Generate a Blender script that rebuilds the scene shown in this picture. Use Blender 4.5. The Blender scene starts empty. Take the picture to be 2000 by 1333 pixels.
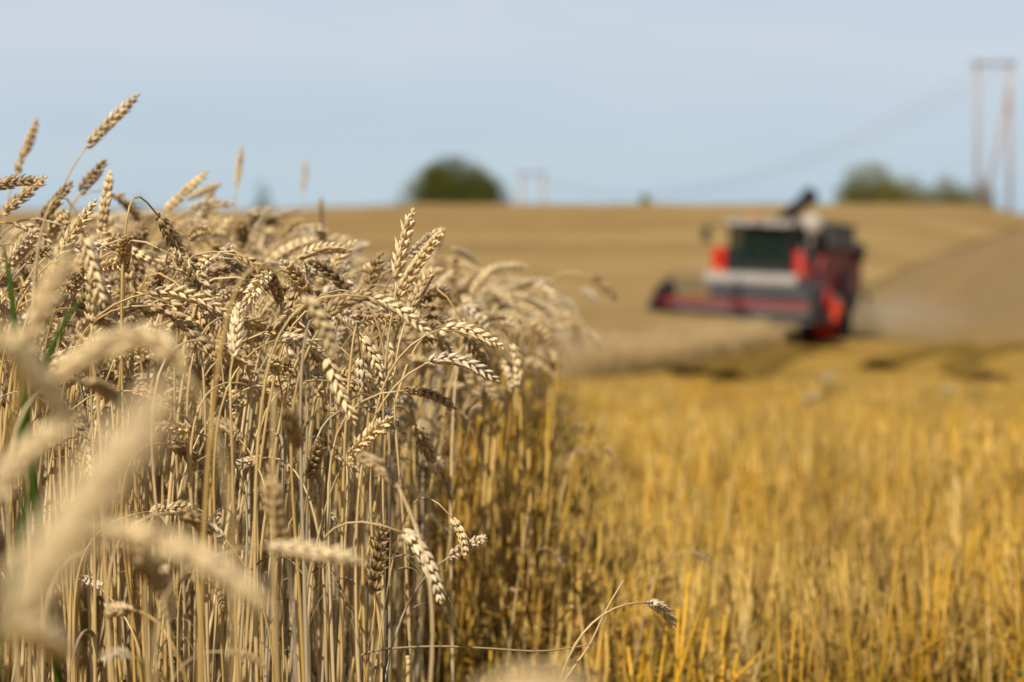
import bpy, math, random
import numpy as np
from mathutils import Vector, Matrix, Euler

SC = bpy.context.scene
COL = SC.collection
R = math.radians
rng = random.Random(11)

# ------------------------------------------------------------------ camera, sky, sun, exposure
FOC = 85.0
FPX = FOC / 36.0 * 2000.0            # focal length in photograph pixels
CAMZ = 0.70
cam_d = bpy.data.cameras.new("camera")
cam_d.lens = FOC
cam_d.sensor_width = 36.0
cam_d.clip_start = 0.05
cam_d.clip_end = 6000
cam_d.dof.use_dof = True
cam_d.dof.focus_distance = 3.02
cam_d.dof.aperture_fstop = 4.2
cam = bpy.data.objects.new("camera", cam_d)
cam.location = (0, 0, CAMZ)
cam.rotation_euler = (R(90), 0, 0)
COL.objects.link(cam)
SC.camera = cam

SUN_EL, SUN_AZ = 43.0, 203.0         # azimuth clockwise from +Y: behind the camera, to its left
sd = Vector((math.sin(R(SUN_AZ)) * math.cos(R(SUN_EL)), math.cos(R(SUN_AZ)) * math.cos(R(SUN_EL)), math.sin(R(SUN_EL))))
sun_d = bpy.data.lights.new("sun", 'SUN')
sun_d.energy = 4.9
sun_d.angle = R(0.53)
sun_d.color = (1.0, 0.93, 0.82)
sun = bpy.data.objects.new("sun", sun_d)
sun.location = (-20, -20, 30)
sun.rotation_euler = (-sd).to_track_quat('-Z', 'Y').to_euler()
COL.objects.link(sun)

world = bpy.data.worlds.new("World")
SC.world = world
world.use_nodes = True
nt = world.node_tree
nt.nodes.clear()
w_out = nt.nodes.new('ShaderNodeOutputWorld')
w_bg = nt.nodes.new('ShaderNodeBackground')
w_sky = nt.nodes.new('ShaderNodeTexSky')
w_sky.sky_type = 'NISHITA'
w_sky.sun_disc = False
w_sky.sun_elevation = R(SUN_EL)
w_sky.sun_rotation = R(SUN_AZ)
w_sky.air_density = 1.0
w_sky.dust_density = 0.6
w_sky.ozone_density = 1.0
w_tc = nt.nodes.new('ShaderNodeTexCoord')
w_map = nt.nodes.new('ShaderNodeMapping')
w_map.inputs['Scale'].default_value = (2.2, 2.2, 12.0)
w_map.inputs['Rotation'].default_value = (0, R(5), 0)
w_noise = nt.nodes.new('ShaderNodeTexNoise')
w_noise.inputs['Scale'].default_value = 1.7
w_noise.inputs['Detail'].default_value = 4.0
w_noise.inputs['Roughness'].default_value = 0.5
w_ramp = nt.nodes.new('ShaderNodeMapRange')
w_ramp.inputs['From Min'].default_value = 0.30
w_ramp.inputs['From Max'].default_value = 0.72
w_ramp.inputs['To Min'].default_value = 0.0
w_ramp.inputs['To Max'].default_value = 1.0
w_mix = nt.nodes.new('ShaderNodeMix')
w_mix.data_type = 'RGBA'
w_bg.inputs['Strength'].default_value = 0.08
nt.links.new(w_tc.outputs['Generated'], w_map.inputs['Vector'])
nt.links.new(w_map.outputs['Vector'], w_noise.inputs['Vector'])
nt.links.new(w_noise.outputs['Fac'], w_ramp.inputs['Value'])
w_sep = nt.nodes.new('ShaderNodeSeparateXYZ')
w_el = nt.nodes.new('ShaderNodeValToRGB')
e_ = w_el.color_ramp.elements         # cloud veil by height; thinned overhead, out of view, to cut fill light
e_[0].position, e_[0].color = 0.05, (0.92, 0.92, 0.92, 1)
e_[1].position, e_[1].color = 0.30, (0.85, 0.85, 0.85, 1)
q_ = e_.new(0.62)
q_.color = (0.10, 0.10, 0.10, 1)
w_col = nt.nodes.new('ShaderNodeValToRGB')       # its colour, in the sky's own units
f_ = w_col.color_ramp.elements
f_[0].position, f_[0].color = 0.05, (5.35, 6.65, 7.55, 1)
f_[1].position, f_[1].color = 0.12, (7.3, 7.72, 8.4, 1)
w_thin = nt.nodes.new('ShaderNodeVectorMath')
w_thin.operation = 'MULTIPLY'
w_thin.inputs[1].default_value = (0.82, 0.905, 0.96)
w_patch = nt.nodes.new('ShaderNodeMix')
w_patch.data_type = 'RGBA'
nt.links.new(w_tc.outputs['Generated'], w_sep.inputs[0])
nt.links.new(w_sep.outputs['Z'], w_el.inputs['Fac'])
nt.links.new(w_sep.outputs['Z'], w_col.inputs['Fac'])
nt.links.new(w_col.outputs['Color'], w_thin.inputs[0])
nt.links.new(w_thin.outputs['Vector'], w_patch.inputs['A'])
nt.links.new(w_col.outputs['Color'], w_patch.inputs['B'])
nt.links.new(w_ramp.outputs['Result'], w_patch.inputs['Factor'])
nt.links.new(w_patch.outputs['Result'], w_mix.inputs['B'])
nt.links.new(w_el.outputs['Color'], w_mix.inputs['Factor'])
nt.links.new(w_sky.outputs['Color'], w_mix.inputs['A'])
nt.links.new(w_mix.outputs['Result'], w_bg.inputs['Color'])
nt.links.new(w_bg.outputs['Background'], w_out.inputs['Surface'])

SC.view_settings.view_transform = 'Standard'
SC.view_settings.look = 'None'
SC.view_settings.exposure = 0.22
SC.view_settings.gamma = 1.0
SC.view_settings.use_curve_mapping = False
SC.render.engine = 'CYCLES'
SC.cycles.use_denoising = True
SC.cycles.max_bounces = 6
SC.cycles.diffuse_bounces = 3
SC.cycles.transparent_max_bounces = 6
SC.cycles.caustics_reflective = False
SC.cycles.caustics_refractive = False


def at(px, py, d):
    """photograph pixel -> point in the place at depth d (y = d)"""
    return Vector(((px - 1000.0) / FPX * d, d, CAMZ - (py - 666.5) / FPX * d))


# ------------------------------------------------------------------ small tools
def tag(o, label=None, cat=None, group=None, kind=None):
    if label: o['label'] = label
    if cat: o['category'] = cat
    if group: o['group'] = group
    if kind: o['kind'] = kind
    return o


def empty(name, loc=(0, 0, 0), rz=0.0):
    o = bpy.data.objects.new(name, None)
    o.empty_display_size = 0.05
    o.location = loc
    o.rotation_euler = (0, 0, rz)
    COL.objects.link(o)
    return o


def mesh_obj(name, verts, faces, mat, parent=None, smooth=True, cols=None, link=True):
    me = bpy.data.meshes.new(name)
    me.from_pydata([tuple(map(float, v)) for v in verts], [], faces)
    if smooth:
        me.polygons.foreach_set('use_smooth', [True] * len(me.polygons))
    if cols is not None:
        a = me.attributes.new('tint', 'FLOAT', 'POINT')
        a.data.foreach_set('value', np.asarray(cols, dtype=np.float32))
    if mat: me.materials.append(mat)
    me.update()
    o = bpy.data.objects.new(name, me)
    if link: COL.objects.link(o)
    if parent: o.parent = parent
    return o


class MB:
    """collects solids into one mesh"""
    def __init__(s):
        s.v, s.f = [], []

    def add(s, vs, fs):
        b = len(s.v)
        s.v += [Vector(v) for v in vs]
        s.f += [tuple(i + b for i in f) for f in fs]
        return s

    def box(s, c, d, rot=None, taper=1.0):
        x, y, z = (k / 2 for k in d)
        vs = []
        for k, t in ((-1, 1.0), (1, taper)):
            vs += [Vector((-x * t, -y * t, k * z)), Vector((x * t, -y * t, k * z)), Vector((x * t, y * t, k * z)), Vector((-x * t, y * t, k * z))]
        if rot: vs = [Euler(rot).to_matrix() @ v for v in vs]
        c = Vector(c)
        return s.add([v + c for v in vs], [(3, 2, 1, 0), (4, 5, 6, 7), (0, 1, 5, 4), (1, 2, 6, 5), (2, 3, 7, 6), (3, 0, 4, 7)])

    def tube(s, pts, rad, n=10, cap=True):
        pts = [Vector(p) for p in pts]
        rad = rad if isinstance(rad, (list, tuple)) else [rad] * len(pts)
        vs, fs = [], []
        ref = None
        for i, p in enumerate(pts):
            t = (pts[min(i + 1, len(pts) - 1)] - pts[max(i - 1, 0)]).normalized()
            if ref is None: ref = Vector((0, 0, 1)) if abs(t.z) < 0.9 else Vector((1, 0, 0))
            a = (ref - t * ref.dot(t)).normalized()
            b = t.cross(a)
            ref = a
            for k in range(n):
                q = 2 * math.pi * k / n
                vs.append(p + (a * math.cos(q) + b * math.sin(q)) * rad[i])
        for i in range(len(pts) - 1):
            for k in range(n):
                k2 = (k + 1) % n
                fs.append((i * n + k, i * n + k2, (i + 1) * n + k2, (i + 1) * n + k))
        if cap:
            fs.append(tuple(range(n - 1, -1, -1)))
            fs.append(tuple((len(pts) - 1) * n + k for k in range(n)))
        return s.add(vs, fs)

    def lathe(s, prof, c, axis='X', n=28):
        """prof: (offset along axis, radius)"""
        vs, fs = [], []
        c = Vector(c)
        for (o, r) in prof:
            for k in range(n):
                q = 2 * math.pi * k / n
                u, v = r * math.cos(q), r * math.sin(q)
                vs.append(c + (Vector((o, u, v)) if axis == 'X' else Vector((u, o, v)) if axis == 'Y' else Vector((u, v, o))))
        m = len(prof)
        for i in range(m - 1):
            for k in range(n):
                k2 = (k + 1) % n
                fs.append((i * n + k, i * n + k2, (i + 1) * n + k2, (i + 1) * n + k))
        fs.append(tuple(range(n - 1, -1, -1)))
        fs.append(tuple((m - 1) * n + k for k in range(n)))
        return s.add(vs, fs)

    def prism(s, poly, x0, x1):
        """side profile (y, z) pushed along x"""
        n = len(poly)
        vs = [(x0, y, z) for y, z in poly] + [(x1, y, z) for y, z in poly]
        fs = [tuple(range(n - 1, -1, -1)), tuple(range(n, 2 * n))]
        fs += [(i, (i + 1) % n, n + (i + 1) % n, n + i) for i in range(n)]
        return s.add(vs, fs)

    def build(s, name, mat, parent=None, bevel=0.0, smooth=False):
        o = mesh_obj(name, s.v, s.f, mat, parent, smooth)
        if bevel:
            m = o.modifiers.new('bevel', 'BEVEL')
            m.width = bevel
            m.segments = 2
            m.limit_method = 'ANGLE'
        return o


# ------------------------------------------------------------------ materials
def new_mat(name):
    m = bpy.data.materials.new(name)
    m.use_nodes = True
    n = m.node_tree
    return m, n, n.nodes['Principled BSDF']


def paint(name, col, rough=0.45, metal=0.0, dirt=0.25, dirt_col=(0.42, 0.33, 0.21), scale=2.5):
    m, n, p = new_mat(name)
    tc = n.nodes.new('ShaderNodeTexCoord')
    no = n.nodes.new('ShaderNodeTexNoise')
    no.inputs['Scale'].default_value = scale
    no.inputs['Detail'].default_value = 6
    mr = n.nodes.new('ShaderNodeMapRange')
    mr.inputs['From Min'].default_value = 0.42
    mr.inputs['From Max'].default_value = 0.75
    mr.inputs['To Max'].default_value = dirt
    mx = n.nodes.new('ShaderNodeMix')
    mx.data_type = 'RGBA'
    mx.inputs['A'].default_value = (*col, 1)
    mx.inputs['B'].default_value = (*dirt_col, 1)
    n.links.new(tc.outputs['Object'], no.inputs['Vector'])
    n.links.new(no.outputs['Fac'], mr.inputs['Value'])
    n.links.new(mr.outputs['Result'], mx.inputs['Factor'])
    n.links.new(mx.outputs['Result'], p.inputs['Base Color'])
    p.inputs['Roughness'].default_value = rough
    p.inputs['Metallic'].default_value = metal
    p.inputs['Specular IOR Level'].default_value = 0.22
    return m


def straw_mat(name, stops, rough=0.6, transl=0.0, tint=0.35, spec=0.35, streak=420.0, patch=None):
    """stops: colours picked at random for each stalk; 'tint' varies floret by floret"""
    m, n, p = new_mat(name)
    oi = n.nodes.new('ShaderNodeObjectInfo')
    rp = n.nodes.new('ShaderNodeValToRGB')
    rp.color_ramp.interpolation = 'LINEAR'
    el = rp.color_ramp.elements
    for i, (pos, c) in enumerate(stops):
        e = el[i] if i < 2 else el.new(pos)
        e.position = pos
        e.color = (*c, 1)
    n.links.new(oi.outputs['Random'], rp.inputs['Fac'])
    at_ = n.nodes.new('ShaderNodeAttribute')
    at_.attribute_name = 'tint'
    mr = n.nodes.new('ShaderNodeMapRange')
    mr.inputs['From Min'].default_value = 0
    mr.inputs['From Max'].default_value = 1
    mr.inputs['To Min'].default_value = 1 - tint
    mr.inputs['To Max'].default_value = 1 + tint * 0.8
    n.links.new(at_.outputs['Fac'], mr.inputs['Value'])
    tc = n.nodes.new('ShaderNodeTexCoord')
    no = n.nodes.new('ShaderNodeTexNoise')
    no.inputs['Scale'].default_value = streak
    no.inputs['Detail'].default_value = 3
    mp = n.nodes.new('ShaderNodeMapping')
    mp.inputs['Scale'].default_value = (1, 1, 0.12)
    n.links.new(tc.outputs['Object'], mp.inputs['Vector'])
    n.links.new(mp.outputs['Vector'], no.inputs['Vector'])
    m2 = n.nodes.new('ShaderNodeMapRange')
    m2.inputs['To Min'].default_value = 0.72
    m2.inputs['To Max'].default_value = 1.28
    n.links.new(no.outputs['Fac'], m2.inputs['Value'])
    mu = n.nodes.new('ShaderNodeMath')
    mu.operation = 'MULTIPLY'
    n.links.new(mr.outputs['Result'], mu.inputs[0])
    n.links.new(m2.outputs['Result'], mu.inputs[1])
    mx = n.nodes.new('ShaderNodeVectorMath')
    mx.operation = 'SCALE'
    src = rp.outputs['Color']
    if patch:                     # weathered / weedy patches over the field
        ge = n.nodes.new('ShaderNodeNewGeometry')
        pn = n.nodes.new('ShaderNodeTexNoise')
        pn.inputs['Scale'].default_value = 1.15
        pn.inputs['Detail'].default_value = 4
        pm = n.nodes.new('ShaderNodeMapping')
        pm.inputs['Scale'].default_value = (1.6, 0.5, 0.3)
        pr = n.nodes.new('ShaderNodeMapRange')
        pr.inputs['From Min'].default_value = 0.42
        pr.inputs['From Max'].default_value = 0.66
        pr.inputs['To Max'].default_value = 0.9
        px_ = n.nodes.new('ShaderNodeMix')
        px_.data_type = 'RGBA'
        px_.inputs['B'].default_value = (*patch, 1)
        n.links.new(ge.outputs['Position'], pm.inputs['Vector'])
        n.links.new(pm.outputs['Vector'], pn.inputs['Vector'])
        n.links.new(pn.outputs['Fac'], pr.inputs['Value'])
        n.links.new(pr.outputs['Result'], px_.inputs['Factor'])
        n.links.new(src, px_.inputs['A'])
        src = px_.outputs['Result']
        p3 = n.nodes.new('ShaderNodeTexNoise')
        p3.inputs['Scale'].default_value = 0.55
        p3.inputs['Detail'].default_value = 5
        m3 = n.nodes.new('ShaderNodeMapRange')
        m3.inputs['From Min'].default_value = 0.47
        m3.inputs['From Max'].default_value = 0.62
        m3.inputs['To Max'].default_value = 0.55
        x3 = n.nodes.new('ShaderNodeMix')
        x3.data_type = 'RGBA'
        x3.inputs['B'].default_value = (0.60, 0.40, 0.12, 1)
        n.links.new(ge.outputs['Position'], p3.inputs['Vector'])
        n.links.new(p3.outputs['Fac'], m3.inputs['Value'])
        n.links.new(m3.outputs['Result'], x3.inputs['Factor'])
        n.links.new(src, x3.inputs['A'])
        src = x3.outputs['Result']
    n.links.new(src, mx.inputs[0])
    n.links.new(mu.outputs[0], mx.inputs['Scale'])
    n.links.new(mx.outputs['Vector'], p.inputs['Base Color'])
    p.inputs['Roughness'].default_value = rough
    p.inputs['Specular IOR Level'].default_value = spec
    if transl:
        tr = n.nodes.new('ShaderNodeBsdfTranslucent')
        n.links.new(mx.outputs['Vector'], tr.inputs['Color'])
        ms = n.nodes.new('ShaderNodeMixShader')
        ms.inputs[0].default_value = transl
        n.links.new(p.outputs[0], ms.inputs[1])
        n.links.new(tr.outputs[0], ms.inputs[2])
        n.links.new(ms.outputs[0], n.nodes['Material Output'].inputs['Surface'])
    return m


def soil_mat(name, stops, scale, stretch=(1, 1, 1), rough=0.95, bump=0.5, bscale=None, detail=8):
    m, n, p = new_mat(name)
    tc = n.nodes.new('ShaderNodeTexCoord')
    mp = n.nodes.new('ShaderNodeMapping')
    mp.inputs['Scale'].default_value = stretch
    no = n.nodes.new('ShaderNodeTexNoise')
    no.inputs['Scale'].default_value = scale
    no.inputs['Detail'].default_value = detail
    no.inputs['Roughness'].default_value = 0.65
    rp = n.nodes.new('ShaderNodeValToRGB')
    el = rp.color_ramp.elements
    for i, (pos, c) in enumerate(stops):
        e = el[i] if i < 2 else el.new(pos)
        e.position = pos
        e.color = (*c, 1)
    bp = n.nodes.new('ShaderNodeBump')
    bp.inputs['Strength'].default_value = bump
    bp.inputs['Distance'].default_value = 0.1
    n2 = n.nodes.new('ShaderNodeTexNoise')
    n2.inputs['Scale'].default_value = bscale or scale * 4
    n2.inputs['Detail'].default_value = 6
    n.links.new(tc.outputs['Object'], mp.inputs['Vector'])
    n.links.new(mp.outputs['Vector'], no.inputs['Vector'])
    n.links.new(tc.outputs['Object'], n2.inputs['Vector'])
    n.links.new(no.outputs['Fac'], rp.inputs['Fac'])
    n.links.new(n2.outputs['Fac'], bp.inputs['Height'])
    n.links.new(rp.outputs['Color'], p.inputs['Base Color'])
    n.links.new(bp.outputs['Normal'], p.inputs['Normal'])
    p.inputs['Roughness'].default_value = rough
    p.inputs['Specular IOR Level'].default_value = 0.1
    return m


M = {}
M['ear'] = straw_mat('ripe_ear', [(0.0, (0.68, 0.52, 0.29)), (0.4, (0.62, 0.44, 0.20)), (0.6, (0.56, 0.45, 0.30)), (0.8, (0.47, 0.31, 0.13)), (1.0, (0.30, 0.20, 0.10))], rough=0.55, tint=0.3)
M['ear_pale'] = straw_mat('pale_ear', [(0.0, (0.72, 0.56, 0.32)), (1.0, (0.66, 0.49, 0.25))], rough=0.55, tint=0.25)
M['ear_brown'] = straw_mat('weathered_shaded_ear', [(0.0, (0.28, 0.18, 0.075)), (1.0, (0.36, 0.23, 0.09))], rough=0.6, tint=0.35)  # brown of weathered ears; also stands in for shade on hanging ones
M['stem'] = straw_mat('straw_stem', [(0.0, (0.64, 0.47, 0.235)), (0.4, (0.58, 0.40, 0.165)), (0.75, (0.52, 0.325, 0.085)), (1.0, (0.40, 0.33, 0.22))], rough=0.42, tint=0.2, spec=0.5, streak=90)
M['leaf'] = straw_mat('dry_leaf', [(0.0, (0.50, 0.37, 0.19)), (0.6, (0.42, 0.31, 0.17)), (1.0, (0.27, 0.19, 0.11))], rough=0.6, transl=0.35, tint=0.2, streak=120)
M['stubble'] = straw_mat('cut_straw', [(0.0, (0.72, 0.405, 0.032)), (0.25, (0.68, 0.355, 0.012)), (0.5, (0.72, 0.49, 0.17)), (0.75, (0.45, 0.255, 0.018)), (1.0, (0.22, 0.135, 0.014))], rough=0.5, transl=0.15, tint=0.3, streak=60, patch=(0.30, 0.165, 0.02))
M['green'] = straw_mat('green_blade', [(0.0, (0.07, 0.14, 0.015)), (1.0, (0.11, 0.18, 0.02))], rough=0.45, transl=0.4, tint=0.2, streak=150)
M['weed'] = straw_mat('weed_leaf', [(0.0, (0.09, 0.13, 0.03)), (1.0, (0.16, 0.19, 0.05))], rough=0.6, transl=0.3, tint=0.3, streak=30)
M['flower'] = paint('pale_flower', (0.56, 0.58, 0.44), 0.7, dirt=0.1)
M['bark'] = paint('bark', (0.10, 0.075, 0.05), 0.9, dirt=0.4, dirt_col=(0.16, 0.13, 0.09), scale=6)
M['crown_dark'] = straw_mat('dark_leaves', [(0.0, (0.080, 0.084, 0.010)), (1.0, (0.100, 0.102, 0.012))], rough=0.6, transl=0.25, tint=0.55, streak=0.5)
M['crown_olive'] = straw_mat('olive_leaves', [(0.0, (0.165, 0.155, 0.022)), (1.0, (0.20, 0.18, 0.026))], rough=0.6, transl=0.25, tint=0.5, streak=0.5)
M['red'] = paint('red_paint', (0.42, 0.010, 0.003), 0.55, dirt=0.06)
M['rim'] = paint('rim_paint', (0.42, 0.026, 0.003), 0.65, dirt=0.15, dirt_col=(0.35, 0.12, 0.03))
M['maroon'] = paint('dusty_shaded_red_panel', (0.20, 0.014, 0.016), 0.5, dirt=0.12)  # body red with the shade of its far side put into the colour
M['beam'] = paint('faded_red_beam', (0.17, 0.010, 0.010), 0.65, dirt=0.08)
M['white'] = paint('dusty_white_paint', (0.36, 0.32, 0.265), 0.6, dirt=0.45, dirt_col=(0.32, 0.25, 0.18))
M['black'] = paint('black_plastic', (0.018, 0.017, 0.018), 0.55, dirt=0.15, dirt_col=(0.10, 0.08, 0.055))
M['grey'] = paint('dark_grey_steel', (0.065, 0.063, 0.066), 0.5, dirt=0.3, dirt_col=(0.16, 0.13, 0.10))
M['steel'] = paint('worn_steel', (0.34, 0.33, 0.32), 0.4, metal=0.6, dirt=0.35)
M['rubber'] = paint('rubber', (0.022, 0.021, 0.021), 0.85, dirt=0.5, dirt_col=(0.12, 0.095, 0.065))
M['roof'] = paint('dusty_roof', (0.22, 0.18, 0.15), 0.7, dirt=0.5, dirt_col=(0.16, 0.12, 0.09))
M['lamp'] = paint('lamp_lens', (0.35, 0.33, 0.29), 0.15, dirt=0.1)
M['orange'] = paint('orange_lens', (0.75, 0.20, 0.02), 0.2, dirt=0.05)
M['wood'] = paint('grey_pole_wood', (0.33, 0.25, 0.215), 0.85, dirt=0.4, dirt_col=(0.30, 0.22, 0.18), scale=4)
M['wood_brown'] = paint('brown_wood', (0.36, 0.20, 0.09), 0.8, dirt=0.2)
M['insul'] = paint('insulator_glass', (0.20, 0.16, 0.13), 0.2, dirt=0.05)
M['cable'] = paint('cable_alloy', (0.20, 0.21, 0.23), 0.5, metal=0.3, dirt=0.1)
g, gn, gp = new_mat('cab_glass')
gp.inputs['Base Color'].default_value = (0.009, 0.027, 0.022, 1)
gp.inputs['Roughness'].default_value = 0.05
gp.inputs['Alpha'].default_value = 0.38
M['glass'] = g
M['soil'] = soil_mat('stubble_ground', [(0.25, (0.14, 0.08, 0.008)), (0.5, (0.29, 0.17, 0.016)), (0.75, (0.37, 0.23, 0.04))], 2.2, (3.0, 0.7, 1), bump=0.9, bscale=30)
M['hill'] = soil_mat('ripe_wheat_canopy', [(0.36, (0.20, 0.118, 0.034)), (0.5, (0.285, 0.178, 0.060)), (0.64, (0.36, 0.235, 0.09))], 0.055, (0.8, 2.4, 1), bump=0.9, bscale=9, detail=10)
M['track'] = soil_mat('shaded_track_straw', [(0.3, (0.125, 0.070, 0.008)), (0.7, (0.205, 0.118, 0.013))], 1.5, bump=0.6)  # dark tone holds flattened straw and the shade lying in the track
M['swath'] = soil_mat('cut_straw_row', [(0.3, (0.205, 0.13, 0.048)), (0.7, (0.285, 0.184, 0.075))], 1.2, bump=0.9, bscale=8)


# ------------------------------------------------------------------ terrain
YP = [-30, 0, 28, 40, 50, 60, 68, 80, 100, 120, 160, 190, 203, 225, 300, 420, 900]
ZP = [0, 0, 0, 0.04, 0.12, 0.30, 0.56, 1.35, 3.15, 4.95, 8.35, 10.75, 11.05, 10.2, 5.5, 1.0, -6]


def sstep(a, b, x):
    t = min(1.0, max(0.0, (x - a) / (b - a)))
    return t * t * (3 - 2 * t)


def _raw(x, y):
    z = float(np.interp(y, YP, ZP))
    z -= 0.045 * (max(-6, min(16, x)) - 8) * sstep(45, 68, y) * (1 - sstep(85, 125, y))
    z -= 1.5 * sstep(34, 47, x) * sstep(150, 195, y)
    z -= 0.5 * sstep(-6, -22, x) * sstep(150, 195, y)
    z += 0.012 * math.sin(x * 0.9 + 1.0) * math.sin(y * 0.23) * sstep(20, 40, y)
    return z


def gz(x, y):
    """ground height, smoothed along the line of sight"""
    if y < 20: return 0.0
    return (_raw(x, y - 4) + 2 * _raw(x, y) + _raw(x, y + 4)) / 4


EY = [0.3, 1.0, 2.4, 3.0, 5, 12, 25, 39, 48, 56, 66.4]
EX = [-0.17, -0.19, -0.13, -0.085, -0.06, 0.03, 0.36, 0.95, 3.1, 5.2, 8.0]


def crop_edge(y):
    """where the last stalks are rooted: they hang out over the edge near the camera"""
    return edge(y) - 0.10 * (1 - sstep(4.2, 9, y))


def ground_hit(px, py):
    """where the line of sight through a photograph pixel meets the ground"""
    dx, dz = (px - 1000) / FPX, -(py - 666.5) / FPX
    y = 3.0
    while y < 230:
        if CAMZ + dz * y <= gz(dx * y, y): return Vector((dx * y, y, gz(dx * y, y)))
        y += 0.1
    return None


_e = [ground_hit(*p) for p in ((1090, 756), (1200, 738), (1300, 724), (1380, 710), (1460, 692), (1550, 672))]
_k = [i for i, y in enumerate(EY) if y < _e[0].y - 6]
EY = [EY[i] for i in _k] + [p.y for p in _e]
EX = [EX[i] for i in _k] + [p.x for p in _e]
EY, EX = EY[:-1] + [66.8], EX[:-1] + [7.75]
assert all(b > a for a, b in zip(EY[:-1], EY[1:])), EY
print('EDGE', [(round(a, 1), round(b, 2)) for a, b in zip(EY, EX)])


def edge(y):
    """right-hand edge of the standing crop"""
    if y < 67.0: return float(np.interp(y, EY, EX))
    return 4.2 + 0.325 * (y - 67.0)


def grid_mesh(name, xs, ys, zf, mat):
    vs = [(x, y, zf(x, y)) for y in ys for x in xs]
    w = len(xs)
    fs = [(j * w + i, j * w + i + 1, (j + 1) * w + i + 1, (j + 1) * w + i) for j in range(len(ys) - 1) for i in range(w - 1)]
    return mesh_obj(name, vs, fs, mat)


gm = M['soil'].node_tree          # harvested land on the far slope lies under pale straw and dust
g_tc = gm.nodes.new('ShaderNodeTexCoord'); g_sx = gm.nodes.new('ShaderNodeSeparateXYZ'); g_mr = gm.nodes.new('ShaderNodeMapRange')
g_mr.inputs['From Min'].default_value = 66; g_mr.inputs['From Max'].default_value = 82
g_mx = gm.nodes.new('ShaderNodeMix'); g_mx.data_type = 'RGBA'; g_mx.inputs['B'].default_value = (0.29, 0.188, 0.075, 1)
gm.links.new(g_tc.outputs['Object'], g_sx.inputs[0]); gm.links.new(g_sx.outputs['Y'], g_mr.inputs['Value'])
g_ad = gm.nodes.new('ShaderNodeMath'); g_ad.operation = 'MULTIPLY_ADD'; g_ad.inputs[1].default_value = 26
g_n3 = gm.nodes.new('ShaderNodeTexNoise'); g_n3.inputs['Scale'].default_value = .12
gm.links.new(g_tc.outputs['Object'], g_n3.inputs['Vector']); gm.links.new(g_n3.outputs['Fac'], g_ad.inputs[0])
gm.links.new(g_sx.outputs['Y'], g_ad.inputs[2]); gm.links.new(g_ad.outputs[0], g_mr.inputs['Value'])
g_mr.inputs['From Min'].default_value = 78; g_mr.inputs['From Max'].default_value = 94
gm.links.new(g_mr.outputs['Result'], g_mx.inputs['Factor'])
g_m2 = gm.nodes.new('ShaderNodeMapRange'); g_m2.inputs['From Min'].default_value = 9; g_m2.inputs['From Max'].default_value = 32
g_x2 = gm.nodes.new('ShaderNodeMix'); g_x2.data_type = 'RGBA'
g_r2 = gm.nodes.new('ShaderNodeValToRGB')     # farther off the straw stands so thick that the soil hardly shows
g_r2.color_ramp.elements[0].position = .36; g_r2.color_ramp.elements[0].color = (0.30, 0.16, 0.018, 1)
g_r2.color_ramp.elements[1].position = .64; g_r2.color_ramp.elements[1].color = (0.50, 0.295, 0.055, 1)
g_n2 = gm.nodes.new('ShaderNodeTexNoise'); g_n2.inputs['Scale'].default_value = .35; g_n2.inputs['Detail'].default_value = 8
gm.links.new(g_tc.outputs['Object'], g_n2.inputs['Vector']); gm.links.new(g_n2.outputs['Fac'], g_r2.inputs['Fac'])
gm.links.new(g_sx.outputs['Y'], g_m2.inputs['Value']); gm.links.new(g_m2.outputs['Result'], g_x2.inputs['Factor'])
gm.links.new(gm.nodes['Color Ramp'].outputs['Color'], g_x2.inputs['A']); gm.links.new(g_r2.outputs['Color'], g_x2.inputs['B'])
gm.links.new(g_x2.outputs['Result'], g_mx.inputs['A'])
gm.links.new(g_mx.outputs['Result'], gm.nodes['Principled BSDF'].inputs['Base Color'])

xs = [-900, -500, -300, -200, -140] + [-100 + 4 * i for i in range(19)] + [-26 + 2 * i for i in range(39)] + [52 + 4 * i for i in range(13)] + [140, 200, 300, 500, 900]
ys = [-60, -30, -10, 0, 10] + [20 + 2.5 * i for i in range(86)] + [240, 260, 280, 300, 340, 400, 500, 900, 2500]
tag(grid_mesh('ground', xs, ys, gz, M['soil']), kind='structure')

# standing crop far off: a canopy that follows the ground, with a side down to the stubble
CAN0 = 15.0
vs, fs = [], []
rows = [CAN0 + 0.8 * i for i in range(32)] + [40.5 + 1.0 * i for i in range(27)] + [67.2 + 2.0 * i for i in range(12)] + [92 + 3.5 * i for i in range(42)]
NU = 60
for y in rows:
    e = edge(y) - 0.12
    lft = -0.30 * y - 6
    rr = random.Random(int(y * 100))
    for k in range(NU + 1):
        u = k / NU
        x = e - (e - lft) * (u ** 1.5)
        h = 0.74 if y < 50 else 0.80
        z = gz(x, y) + h + rr.uniform(-0.07, 0.05)
        if 17 < y < 67: z -= 0.40 * (1 - sstep(0, 11, k)) * sstep(17, 24, y)
        if y > 67: z -= 0.62 * (1 - sstep(0, 11, k))
        if k == 0: z -= 0.08
        vs.append((x + rr.uniform(-.05, .05), y, z))
    vs.append((e + 0.03, y, gz(e, y) - 0.03))
W = NU + 2
for j in range(len(rows) - 1):
    for k in range(NU):
        fs.append((j * W + k, (j + 1) * W + k, (j + 1) * W + k + 1, j * W + k + 1))
    fs.append((j * W + NU + 1, (j + 1) * W + NU + 1, (j + 1) * W, j * W))
canopy = mesh_obj('wheat_crop', vs, fs, M['hill'])
tag(canopy, 'distant standing wheat covering the hill up to the skyline as one tan mass', 'wheat field', kind='stuff')


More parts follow.
